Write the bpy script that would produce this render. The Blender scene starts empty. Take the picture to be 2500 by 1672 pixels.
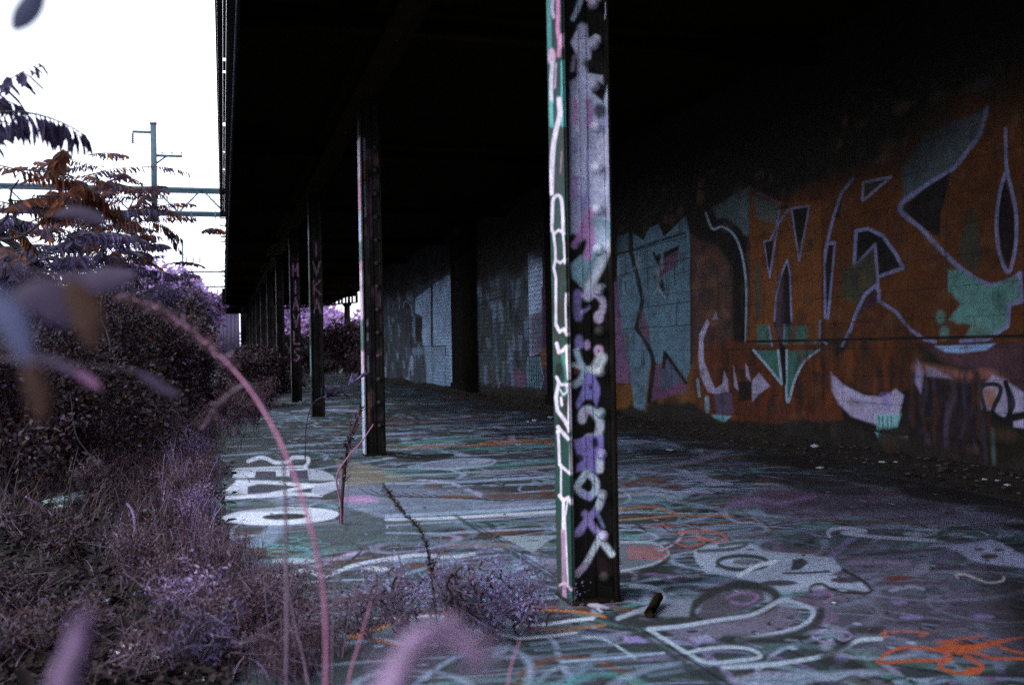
import bpy, math, random
import numpy as np
from mathutils import Vector, Matrix
random.seed(7); RNG = np.random.default_rng(7)
S = bpy.context.scene
COL = S.collection

# ------------------------------------------------------------------ camera
F = 2430.0; CX, CY = 1250.0, 836.0        # focal length and centre in photo pixels (35 mm lens)
CAM = np.array([0.0, 0.0, 0.90])
YAW, PITCH, ROLL = math.radians(16.18), math.radians(0.30), math.radians(1.08)
f_ = np.array([math.sin(YAW)*math.cos(PITCH), math.cos(YAW)*math.cos(PITCH), math.sin(PITCH)])
r0 = np.array([math.cos(YAW), -math.sin(YAW), 0.0]); u0 = np.cross(r0, f_)
# clockwise roll: verticals lean to the left at the top of the picture
R_ = math.cos(ROLL)*r0 - math.sin(ROLL)*u0
U_ = math.cos(ROLL)*u0 + math.sin(ROLL)*r0
cd = bpy.data.cameras.new('camera'); cam = bpy.data.objects.new('camera', cd); COL.objects.link(cam)
cam.matrix_world = Matrix(((R_[0], U_[0], -f_[0], CAM[0]), (R_[1], U_[1], -f_[1], CAM[1]), (R_[2], U_[2], -f_[2], CAM[2]), (0, 0, 0, 1)))
cd.sensor_width = 36; cd.lens = 35.0; cd.clip_start = 0.02; cd.clip_end = 3000
cd.dof.use_dof = True; cd.dof.focus_distance = 7.0; cd.dof.aperture_fstop = 3.3
S.camera = cam

def ray(px, py):
    d = f_ + R_*((px-CX)/F) + U_*((CY-py)/F)
    return d
def at_depth(px, py, zc): return CAM + ray(px, py)*zc
def on_floor(px, py):
    d = ray(px, py); t = -CAM[2]/d[2]; return CAM + d*t
def on_x(px, py, X):
    d = ray(px, py); return CAM + d*((X-CAM[0])/d[0])
def on_y(px, py, Y):
    d = ray(px, py); return CAM + d*((Y-CAM[1])/d[1])
def project(P):
    q = P - CAM; z = q @ f_; z = np.where(np.abs(z) < 1e-3, 1e-3, z)
    x = CX + F*(q @ R_)/z; y = CY - F*(q @ U_)/z
    bad = z < 0.2
    x = np.where(bad, -1e6, x); y = np.where(bad, -1e6, y)
    return x, y

# ------------------------------------------------------------------ world, sun, exposure
EXPOSURE = 0.45
W = bpy.data.worlds.new('World'); S.world = W; W.use_nodes = True
nt = W.node_tree; nt.nodes.clear()
sky = nt.nodes.new('ShaderNodeTexSky'); sky.sky_type = 'NISHITA'; sky.sun_disc = False
SUN_EL, SUN_AZ = math.radians(48), math.radians(-105)
sky.sun_elevation = SUN_EL; sky.sun_rotation = SUN_AZ
sky.air_density = 1.0; sky.dust_density = 4.0; sky.ozone_density = 1.0
mixc = nt.nodes.new('ShaderNodeMix'); mixc.data_type = 'RGBA'; mixc.inputs[0].default_value = 0.72
mixc.inputs[7].default_value = (14.0, 14.6, 16.5, 1)     # even overcast veil
bg = nt.nodes.new('ShaderNodeBackground'); bg.inputs[1].default_value = 0.15
wo = nt.nodes.new('ShaderNodeOutputWorld')
nt.links.new(sky.outputs[0], mixc.inputs[6]); nt.links.new(mixc.outputs[2], bg.inputs[0]); nt.links.new(bg.outputs[0], wo.inputs[0])
sd = bpy.data.lights.new('sun', 'SUN'); sd.energy = 1.0; sd.angle = math.radians(18); sd.color = (1.0, .96, .9)
sun = bpy.data.objects.new('sun', sd); COL.objects.link(sun)
sdir = Vector((math.sin(SUN_AZ)*math.cos(SUN_EL), math.cos(SUN_AZ)*math.cos(SUN_EL), math.sin(SUN_EL)))
sun.rotation_euler = sdir.to_track_quat('Z', 'Y').to_euler()
S.view_settings.view_transform = 'Standard'; S.view_settings.look = 'None'
S.view_settings.exposure = EXPOSURE; S.view_settings.gamma = 1.0; S.view_settings.use_curve_mapping = False
try:
    S.cycles.max_bounces = 6; S.cycles.diffuse_bounces = 4; S.cycles.transparent_max_bounces = 8
    S.cycles.use_denoising = False
except Exception: pass

# ------------------------------------------------------------------ object helpers
def tag(o, label=None, cat=None, group=None, kind=None):
    if label: o['label'] = label
    if cat: o['category'] = cat
    if group: o['group'] = group
    if kind: o['kind'] = kind
    return o
def link(name, me, m=None, parent=None):
    o = bpy.data.objects.new(name, me); COL.objects.link(o)
    if m is not None and me is not None: me.materials.append(m)
    if parent is not None: o.parent = parent
    return o
def empty(name, loc=(0, 0, 0)):
    o = bpy.data.objects.new(name, None); COL.objects.link(o); o.location = loc; o.empty_display_size = .2
    return o
def mesh_np(name, V, Fa, colors=None, smooth=False):
    """V (n,3); Fa (m,k) all faces with k corners"""
    V = np.asarray(V, dtype=np.float32); Fa = np.asarray(Fa, dtype=np.int32)
    me = bpy.data.meshes.new(name); n, (m, k) = len(V), Fa.shape
    me.vertices.add(n); me.vertices.foreach_set('co', V.ravel())
    me.loops.add(m*k); me.loops.foreach_set('vertex_index', Fa.ravel())
    me.polygons.add(m); me.polygons.foreach_set('loop_start', np.arange(0, m*k, k, dtype=np.int32))
    try: me.polygons.foreach_set('loop_total', np.full(m, k, dtype=np.int32))
    except Exception: pass
    if smooth: me.polygons.foreach_set('use_smooth', np.ones(m, dtype=bool))
    if colors is not None:
        a = me.color_attributes.new('paint', 'FLOAT_COLOR', 'POINT')
        c = np.ones((n, 4), dtype=np.float32); c[:, :3] = colors; a.data.foreach_set('color', c.ravel())
    me.update(calc_edges=True); me.validate()
    return me
class MB:
    """collects quads"""
    def __init__(s): s.V = []; s.F = []; s.n = 0
    def add(s, V, Fa):
        V = np.asarray(V, float); Fa = np.asarray(Fa, int)
        s.V.append(V); s.F.append(Fa + s.n); s.n += len(V); return s
    def box(s, lo, hi):
        x0, y0, z0 = lo; x1, y1, z1 = hi
        V = [(x0,y0,z0),(x1,y0,z0),(x1,y1,z0),(x0,y1,z0),(x0,y0,z1),(x1,y0,z1),(x1,y1,z1),(x0,y1,z1)]
        return s.add(V, [(0,3,2,1),(4,5,6,7),(0,1,5,4),(1,2,6,5),(2,3,7,6),(3,0,4,7)])
    def bar(s, a, b, w, h=None):
        a = np.asarray(a, float); b = np.asarray(b, float); h = h or w
        d = b-a; d /= np.linalg.norm(d) + 1e-9
        up = np.array([0, 0, 1.0]) if abs(d[2]) < .95 else np.array([1.0, 0, 0])
        x = np.cross(d, up); x /= np.linalg.norm(x); y = np.cross(x, d)
        V = [p + x*sx*w/2 + y*sy*h/2 for p in (a, b) for sx, sy in ((-1,-1),(1,-1),(1,1),(-1,1))]
        return s.add(V, [(0,3,2,1),(4,5,6,7),(0,1,5,4),(1,2,6,5),(2,3,7,6),(3,0,4,7)])
    def tube(s, pts, rad, k=6):
        pts = np.asarray(pts, float); n = len(pts)
        rad = np.broadcast_to(np.asarray(rad, float), (n,))
        T = np.gradient(pts, axis=0); T /= np.linalg.norm(T, axis=1)[:, None] + 1e-9
        ref = np.array([0.31, 0.17, 0.93]) if abs(T[0][2]) < .8 else np.array([0.93, 0.31, .1])
        A = np.cross(T, ref); A /= np.linalg.norm(A, axis=1)[:, None] + 1e-9; B = np.cross(T, A)
        th = np.arange(k)*2*math.pi/k
        V = pts[:, None, :] + rad[:, None, None]*(np.cos(th)[None, :, None]*A[:, None, :] + np.sin(th)[None, :, None]*B[:, None, :])
        V = V.reshape(-1, 3); Fa = []
        i = np.arange(n-1)[:, None]*k; j = np.arange(k)[None, :]; j2 = (j+1) % k
        Fa = np.stack([i+j, i+j2, i+k+j2, i+k+j], -1).reshape(-1, 4)
        s.add(V, Fa)
        if k == 4 or k == 6:                                   # caps
            for base, fl in ((0, 1), ((n-1)*k, 0)):
                idx = [base+q for q in range(k)]
                qs = [idx] if k == 4 else [[idx[0], idx[1], idx[2], idx[3]], [idx[0], idx[3], idx[4], idx[5]]]
                s.F.append(np.array(qs) + (s.n - len(V)))
        return s
    def build(s, name, m, parent=None, smooth=False, colors=None):
        V = np.concatenate(s.V); Fa = np.concatenate(s.F)
        return link(name, mesh_np(name, V, Fa, colors, smooth), m, parent)
def lathe(prof, c, k=12):
    V = []; 
    for r, z in prof:
        for q in range(k): V.append((c[0]+r*math.cos(q*2*math.pi/k), c[1]+r*math.sin(q*2*math.pi/k), c[2]+z))
    Fa = [(i*k+q, i*k+(q+1) % k, (i+1)*k+(q+1) % k, (i+1)*k+q) for i in range(len(prof)-1) for q in range(k)]
    return np.array(V), np.array(Fa)
def smooth_pts(pts, n=8):
    pts = np.asarray(pts, float)
    if len(pts) < 3: return pts
    P = np.vstack([2*pts[0]-pts[1], pts, 2*pts[-1]-pts[-2]]); out = []
    t = np.linspace(0, 1, n, endpoint=False)[:, None]
    for i in range(1, len(P)-2):
        a, b, c, d = P[i-1], P[i], P[i+1], P[i+2]
        out.append(.5*((2*b) + (-a+c)*t + (2*a-5*b+4*c-d)*t**2 + (-a+3*b-3*c+d)*t**3))
    out.append(P[-2][None, :]); return np.vstack(out)

# ------------------------------------------------------------------ materials
def new_mat(name):
    m = bpy.data.materials.new(name); m.use_nodes = True; n = m.node_tree; n.nodes.clear()
    o = n.nodes.new('ShaderNodeOutputMaterial'); b = n.nodes.new('ShaderNodeBsdfPrincipled'); n.links.new(b.outputs[0], o.inputs[0])
    return m, n, b, o
def noise(n, scale, detail=4, rough=.6, coord='Object', vec=None):
    t = n.nodes.new('ShaderNodeTexNoise'); t.inputs['Scale'].default_value = scale; t.inputs['Detail'].default_value = detail; t.inputs['Roughness'].default_value = rough
    if vec is None:
        tc = n.nodes.new('ShaderNodeTexCoord'); vec = tc.outputs[coord]
    n.links.new(vec, t.inputs['Vector']); return t
def ramp(n, fac, stops):
    r = n.nodes.new('ShaderNodeValToRGB'); e = r.color_ramp.elements
    while len(e) < len(stops): e.new(.5)
    for el, (p, c) in zip(e, stops): el.position = p; el.color = (*c, 1) if len(c) == 3 else c
    n.links.new(fac, r.inputs[0]); return r
def mul(n, a, b, fac=1.0):
    m = n.nodes.new('ShaderNodeMix'); m.data_type = 'RGBA'; m.blend_type = 'MULTIPLY'; m.inputs[0].default_value = fac
    n.links.new(a, m.inputs[6]); n.links.new(b, m.inputs[7]); return m.outputs[2]
def bump(n, b, h, strength, dist=.01):
    bp = n.nodes.new('ShaderNodeBump'); bp.inputs['Strength'].default_value = strength; bp.inputs['Distance'].default_value = dist
    n.links.new(h, bp.inputs['Height']); n.links.new(bp.outputs[0], b.inputs['Normal'])
def simple(name, c1, c2, scale=8, rough=.8, metallic=0, bstr=.3, spec=.3):
    m, n, b, o = new_mat(name); t = noise(n, scale, 6)
    r = ramp(n, t.outputs[0], [(.3, c1), (.7, c2)]); n.links.new(r.outputs[0], b.inputs['Base Color'])
    b.inputs['Roughness'].default_value = rough; b.inputs['Metallic'].default_value = metallic; b.inputs['Specular IOR Level'].default_value = spec
    bump(n, b, t.outputs[0], bstr); return m
def painted(name, kind):
    m, n, b, o = new_mat(name)
    at = n.nodes.new('ShaderNodeAttribute'); at.attribute_name = 'paint'
    if kind == 'floor':
        t1 = noise(n, 1.7, 8, .7); t2 = noise(n, 55, 5, .7); t3 = noise(n, 260, 3, .8)
        r1 = ramp(n, t1.outputs[0], [(.3, (.62,.62,.62)), (.68, (1.12,1.1,1.08))])
        r2 = ramp(n, t2.outputs[0], [(.35, (.6,.6,.6)), (.6, (1.08,1.08,1.08))])
        r3 = ramp(n, t3.outputs[0], [(.32, (.5,.48,.46)), (.52, (1.1,1.1,1.1))])
        c = mul(n, mul(n, mul(n, at.outputs['Color'], r1.outputs[0]), r2.outputs[0]), r3.outputs[0], .8)
        n.links.new(c, b.inputs['Base Color']); b.inputs['Roughness'].default_value = .62
        b.inputs['Specular IOR Level'].default_value = .25
        ad = n.nodes.new('ShaderNodeMath'); ad.operation = 'ADD'; n.links.new(t2.outputs[0], ad.inputs[0]); n.links.new(t3.outputs[0], ad.inputs[1])
        bump(n, b, ad.outputs[0], .5, .006)
    elif kind == 'wall':
        tc = n.nodes.new('ShaderNodeTexCoord'); sp = n.nodes.new('ShaderNodeSeparateXYZ'); cb = n.nodes.new('ShaderNodeCombineXYZ')
        n.links.new(tc.outputs['Object'], sp.inputs[0]); n.links.new(sp.outputs[1], cb.inputs[0]); n.links.new(sp.outputs[2], cb.inputs[1])
        br = n.nodes.new('ShaderNodeTexBrick'); n.links.new(cb.outputs[0], br.inputs['Vector'])
        br.inputs['Scale'].default_value = 1; br.inputs['Brick Width'].default_value = .44; br.inputs['Row Height'].default_value = .21
        br.inputs['Mortar Size'].default_value = .006; br.inputs['Mortar Smooth'].default_value = .4
        br.inputs['Color1'].default_value = (1,1,1,1); br.inputs['Color2'].default_value = (.90,.90,.90,1); br.inputs['Mortar'].default_value = (.72,.72,.72,1)
        b2 = n.nodes.new('ShaderNodeTexBrick'); n.links.new(cb.outputs[0], b2.inputs['Vector'])
        b2.inputs['Scale'].default_value = 1; b2.inputs['Brick Width'].default_value = .21; b2.inputs['Row Height'].default_value = .075
        b2.inputs['Mortar Size'].default_value = .006; b2.inputs['Mortar Smooth'].default_value = .3
        b2.inputs['Color1'].default_value = (1,1,1,1); b2.inputs['Color2'].default_value = (.75,.75,.75,1); b2.inputs['Mortar'].default_value = (.35,.35,.35,1)
        # small bricks only beyond the block-built bays
        gt = n.nodes.new('ShaderNodeMath'); gt.operation = 'GREATER_THAN'; gt.inputs[1].default_value = 13.6; n.links.new(sp.outputs[1], gt.inputs[0])
        mx = n.nodes.new('ShaderNodeMix'); mx.data_type = 'RGBA'; n.links.new(gt.outputs[0], mx.inputs[0]); n.links.new(br.outputs[0], mx.inputs[6]); n.links.new(b2.outputs[0], mx.inputs[7])
        t1 = noise(n, 1.1, 8, .7); t2 = noise(n, 22, 6, .7); t3 = noise(n, 140, 3, .8)
        r1 = ramp(n, t1.outputs[0], [(.3, (.6,.6,.6)), (.65, (1.1,1.1,1.1))]); r2 = ramp(n, t2.outputs[0], [(.3, (.55,.54,.52)), (.6, (1.08,1.08,1.08))]); r3 = ramp(n, t3.outputs[0], [(.3, (.6,.6,.6)), (.55, (1.1,1.1,1.1))])
        c = mul(n, mul(n, mul(n, mul(n, at.outputs['Color'], mx.outputs[2]), r1.outputs[0]), r2.outputs[0], .8), r3.outputs[0], .7)
        n.links.new(c, b.inputs['Base Color']); b.inputs['Roughness'].default_value = .8; b.inputs['Specular IOR Level'].default_value = .2
        ml = n.nodes.new('ShaderNodeMath'); ml.operation = 'MULTIPLY_ADD'; n.links.new(t2.outputs[0], ml.inputs[0]); ml.inputs[1].default_value = .4; n.links.new(mx.outputs[2], ml.inputs[2])
        bump(n, b, ml.outputs[0], .6, .012)
    else:                                                      # steel
        t1 = noise(n, 9, 8, .7); t2 = noise(n, 90, 5, .7)
        r1 = ramp(n, t1.outputs[0], [(.3, (.6,.6,.6)), (.62, (1.12,1.12,1.12))]); r2 = ramp(n, t2.outputs[0], [(.3, (.6,.56,.52)), (.55, (1.06,1.06,1.06))])
        c = mul(n, mul(n, at.outputs['Color'], r1.outputs[0]), r2.outputs[0])
        n.links.new(c, b.inputs['Base Color']); b.inputs['Roughness'].default_value = .6; b.inputs['Specular IOR Level'].default_value = .14
        bump(n, b, t2.outputs[0], .35, .003)
    return m
def leaf_mat(name, cols, trans=.35, rough=.6, clump=.9):
    """colour differs leaf by leaf"""
    m, n, b, o = new_mat(name); g = n.nodes.new('ShaderNodeNewGeometry')
    st = [((i+.5)/len(cols), c) for i, c in enumerate(cols)]
    r = ramp(n, g.outputs['Random Per Island'], st); r.color_ramp.interpolation = 'LINEAR'
    t = noise(n, 60, 3); r2 = ramp(n, t.outputs[0], [(.3, (.65,.65,.65)), (.7, (1.15,1.15,1.15))])
    t3 = noise(n, 5.5, 3); r3_ = ramp(n, t3.outputs[0], [(.36, (.35,.33,.33)), (.66, (1.75,1.65,1.8))])
    c = mul(n, mul(n, r.outputs[0], r2.outputs[0]), r3_.outputs[0], clump); n.links.new(c, b.inputs['Base Color']); b.inputs['Roughness'].default_value = rough
    b.inputs['Specular IOR Level'].default_value = .3
    tr = n.nodes.new('ShaderNodeBsdfTranslucent'); n.links.new(c, tr.inputs[0]); ms = n.nodes.new('ShaderNodeMixShader'); ms.inputs[0].default_value = trans
    n.links.new(b.outputs[0], ms.inputs[1]); n.links.new(tr.outputs[0], ms.inputs[2]); n.links.new(ms.outputs[0], o.inputs[0])
    return m

M = {}
M['floor'] = painted('painted_concrete', 'floor'); M['wall'] = painted('painted_masonry', 'wall'); M['steelpaint'] = painted('painted_steel', 'steel')
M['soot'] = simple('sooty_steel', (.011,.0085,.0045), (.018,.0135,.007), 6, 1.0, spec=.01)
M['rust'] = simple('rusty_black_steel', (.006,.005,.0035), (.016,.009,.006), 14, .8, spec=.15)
M['blackwall'] = simple('soot_black_masonry', (.004,.0035,.003), (.009,.008,.006), 5, .95, spec=.05)
M['soil'] = simple('dark_soil', (.010,.008,.006), (.035,.026,.02), 18, .95, bstr=.8)
M['ground'] = simple('dark_ground', (.012,.010,.009), (.04,.03,.028), 3, .95, bstr=.8)
M['gantry'] = simple('blue_grey_steel', (.03,.06,.085), (.06,.10,.13), 5, .7)
M['insul'] = simple('dark_insulator', (.01,.03,.035), (.02,.05,.06), 5, .4)
M['wire'] = simple('wire', (.05,.06,.06), (.08,.08,.08), 5, .6)
M['pipe'] = simple('pale_conduit', (.05,.065,.08), (.16,.19,.24), 3, .6)
M['splinter'] = simple('split_wood', (.20,.19,.26), (.34,.32,.42), 40, .9)
M['wood'] = simple('weathered_timber', (.10,.19,.20), (.20,.34,.34), 20, .8)
M['stone'] = simple('pale_rubble', (.22,.27,.32), (.48,.53,.6), 20, .8)
M['darkstone'] = simple('dark_rubble', (.03,.028,.028), (.08,.07,.07), 20, .9)
M['plastic'] = simple('dirty_white_plastic', (.35,.42,.48), (.65,.72,.78), 30, .5)
M['bark'] = simple('grey_bark', (.022,.020,.024), (.05,.045,.055), 25, .9)
M['barkdark'] = simple('dark_bark', (.02,.016,.018), (.045,.035,.04), 25, .9)
M['stem_pink'] = simple('pink_grass_stem', (.26,.10,.18), (.38,.17,.30), 30, .6)
M['stem_lilac'] = simple('lilac_dry_stem', (.10,.065,.10), (.18,.13,.19), 30, .7)
M['leaf_orange'] = leaf_mat('rust_orange_leaflets', [(.09,.045,.03), (.20,.055,.015), (.07,.04,.035), (.27,.075,.016), (.08,.06,.09)], .4)
M['leaf_violet'] = leaf_mat('violet_leaflets', [(.07,.06,.12), (.10,.08,.18), (.05,.05,.08), (.13,.10,.20)], .35)
M['leaf_mixed'] = leaf_mat('mixed_sumac_leaflets', [(.06,.055,.11), (.10,.08,.16), (.16,.055,.02), (.06,.05,.08), (.26,.08,.015)], .4)
M['leaf_dark'] = leaf_mat('dark_purple_leaves', [(.022,.016,.018), (.045,.027,.036), (.034,.016,.011), (.10,.07,.12), (.016,.014,.016), (.055,.022,.014)], .2)
M['leaf_far'] = leaf_mat('bright_violet_far_leaves', [(.36,.25,.52), (.24,.15,.38), (.46,.36,.60), (.28,.13,.22)], .3)
M['leaf_weed'] = leaf_mat('dry_lilac_weed', [(.055,.03,.033), (.12,.075,.115), (.035,.018,.017), (.24,.16,.25), (.09,.034,.024), (.03,.02,.02)], .3)
M['leaf_pale'] = leaf_mat('pale_lilac_weed', [(.24,.18,.34), (.16,.13,.26), (.40,.28,.48), (.10,.09,.18)], .3)
M['leaf_blue'] = leaf_mat('violet_blue_blossoms', [(.30,.40,.70), (.22,.18,.42), (.40,.28,.55), (.16,.12,.26), (.36,.50,.75)], .35)
M['leaf_curl'] = leaf_mat('curled_dead_leaves', [(.03,.016,.012), (.05,.02,.016), (.025,.014,.02)], .15)
M['leaf_litter'] = leaf_mat('fallen_leaf_litter', [(.009,.007,.006), (.016,.010,.010), (.012,.008,.007), (.03,.018,.022), (.008,.007,.007)], .03, .95)
M['shed'] = simple('purple_grey_boards', (.10,.08,.16), (.15,.12,.22), 4, .9)
M['near_blue'] = leaf_mat('near_blue_leaf', [(.09,.10,.20), (.08,.09,.18)], .2, .7, 0)
M['near_brown'] = leaf_mat('near_brown_leaf', [(.06,.025,.016), (.05,.021,.015)], .12, .7, 0)
M['near_purple'] = leaf_mat('near_purple_leaf', [(.035,.020,.055), (.03,.018,.05)], .1, .7, 0)
M['near_pink'] = leaf_mat('near_pink_leaf', [(.26,.11,.23), (.22,.10,.21)], .3, .7, 0)
M['near_lilac'] = leaf_mat('pale_lilac_seed_head', [(.42,.29,.47), (.36,.25,.42)], .3, .7, 0)
M['near_mauve'] = leaf_mat('mauve_grass_blade', [(.20,.12,.24), (.16,.10,.20)], .3, .7, 0)
M['near_slate'] = leaf_mat('near_slate_leaf', [(.06,.07,.13), (.06,.07,.12)], .25)

# ------------------------------------------------------------------ painting colours into a surface's vertices
class Surf:
    def __init__(s, P, st, base):
        s.P = P; s.s, s.t = st; s.px, s.py = project(P)
        s.C = np.tile(np.array(base, dtype=np.float64), (len(P), 1)); s.frame = (0, 0, 1); s.wm = 1.12; s.sm = 1.0
    def co(s, space): return (s.px, s.py) if space == 'px' else (s.s, s.t)
    def _mask(s, pts, pad, space):
        x, y = s.co(space); lo = pts.min(0)-pad; hi = pts.max(0)+pad
        return np.nonzero((x > lo[0]) & (x < hi[0]) & (y > lo[1]) & (y < hi[1]))[0]
    def _put(s, idx, a, col):
        a = a[:, None]; s.C[idx] = s.C[idx]*(1-a) + np.array(col)*a
    def T(s, pts):
        x0, y0, k = s.frame; return np.array([(x0+p[0]/k, y0+p[1]/k) for p in pts], float)
    def stroke(s, pts, w, col, a=1.0, soft=None, space='px', curve=True, raw=False, closed=False):
        soft = soft if soft is not None else w*.35
        if space == 'px' and not raw: w = w/s.frame[2]*s.wm; soft = soft/s.frame[2]*s.sm
        pts = np.asarray(pts, float) if (space != 'px' or raw) else s.T(pts)
        if closed: pts = np.vstack([pts, pts[:1]])
        if curve: pts = smooth_pts(pts, 6)
        idx = s._mask(pts, w/2+soft, space)
        if len(idx) == 0: return
        x, y = s.co(space); x = x[idx]; y = y[idx]; d2 = np.full(len(idx), 1e18)
        for p, q in zip(pts[:-1], pts[1:]):
            vx, vy = q-p; L = vx*vx+vy*vy+1e-12
            h = np.clip(((x-p[0])*vx+(y-p[1])*vy)/L, 0, 1)
            d2 = np.minimum(d2, (x-p[0]-h*vx)**2+(y-p[1]-h*vy)**2)
        s._put(idx, np.clip((w/2+soft/2-np.sqrt(d2))/soft, 0, 1)*a, col)
    def poly(s, pts, col, a=1.0, soft=3.0, space='px', curve=False, raw=False):
        if space == 'px' and not raw: soft = soft/s.frame[2]*s.sm
        pts = np.asarray(pts, float) if (space != 'px' or raw) else s.T(pts)
        pts = np.vstack([pts, pts[:1]])
        if curve: pts = smooth_pts(pts, 6)
        idx = s._mask(pts, soft, space)
        if len(idx) == 0: return
        x, y = s.co(space); x = x[idx]; y = y[idx]; ins = np.zeros(len(idx), bool); d2 = np.full(len(idx), 1e18)
        for p, q in zip(pts[:-1], pts[1:]):
            vx, vy = q-p; L = vx*vx+vy*vy+1e-12
            h = np.clip(((x-p[0])*vx+(y-p[1])*vy)/L, 0, 1)
            d2 = np.minimum(d2, (x-p[0]-h*vx)**2+(y-p[1]-h*vy)**2)
            c = ((p[1] > y) != (q[1] > y)); 
            if abs(vy) > 1e-12: ins ^= c & (x < vx*(y-p[1])/vy+p[0])
        sdst = np.where(ins, 1, -1)*np.sqrt(d2)
        s._put(idx, np.clip(.5+sdst/soft, 0, 1)*a, col)
    def oval(s, c, rx, ry, col, a=1, soft=3, w=None, rot=0, space='px'):
        th = np.linspace(0, 2*math.pi, 25)[:-1]; cr, sr = math.cos(rot), math.sin(rot)
        pts = [(c[0]+rx*math.cos(t)*cr-ry*math.sin(t)*sr, c[1]+rx*math.cos(t)*sr+ry*math.sin(t)*cr) for t in th]
        if w: s.stroke(pts, w, col, a, soft, space, closed=True)
        else: s.poly(pts, col, a, soft, space)
def grid(xs, ys, fn):
    X, Y = np.meshgrid(xs, ys, indexing='ij'); P = fn(X.ravel(), Y.ravel())
    nx, ny = len(xs), len(ys); i = np.arange(nx-1)[:, None]*ny; j = np.arange(ny-1)[None, :]
    Fa = np.stack([i+j, i+ny+j, i+ny+j+1, i+j+1], -1).reshape(-1, 4)
    return P, (X.ravel(), Y.ravel()), Fa

# palette (paint albedo)
WHITE=(.80,.86,.92); PALE=(.37,.48,.62); LILAC=(.60,.55,.80); GREYB=(.17,.25,.32); TEALD=(.05,.16,.14); TEAL=(.10,.30,.28)
BLACK=(.010,.009,.008); DARK=(.022,.024,.023); ORANGE=(.50,.17,.035); RED=(.60,.10,.04); PURP=(.22,.14,.30); BROWN=(.15,.065,.035); PINK=(.62,.32,.52)

# ------------------------------------------------------------------ ground and dock floor
XW = 4.80                                                      # wall plane
def ground():
    xs = np.concatenate([np.linspace(-600, -12, 14), np.linspace(-10, 14, 60), np.linspace(20, 500, 12)])
    ys = np.concatenate([np.linspace(-60, -4, 8), np.linspace(0, 90, 80), np.linspace(100, 900, 14)])
    def fn(X, Y):
        Z = -.03 + 0*X; far = (np.abs(X) > 9) | (Y > 62)
        return np.stack([X, Y, np.where(far, -.05+.12*np.sin(X*.7+Y*.23), Z)-.02], 1)
    P, st, Fa = grid(xs, ys, fn)
    tag(link('ground', mesh_np('ground', P, Fa, smooth=True), M['ground']), kind='structure')
ground()

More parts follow.
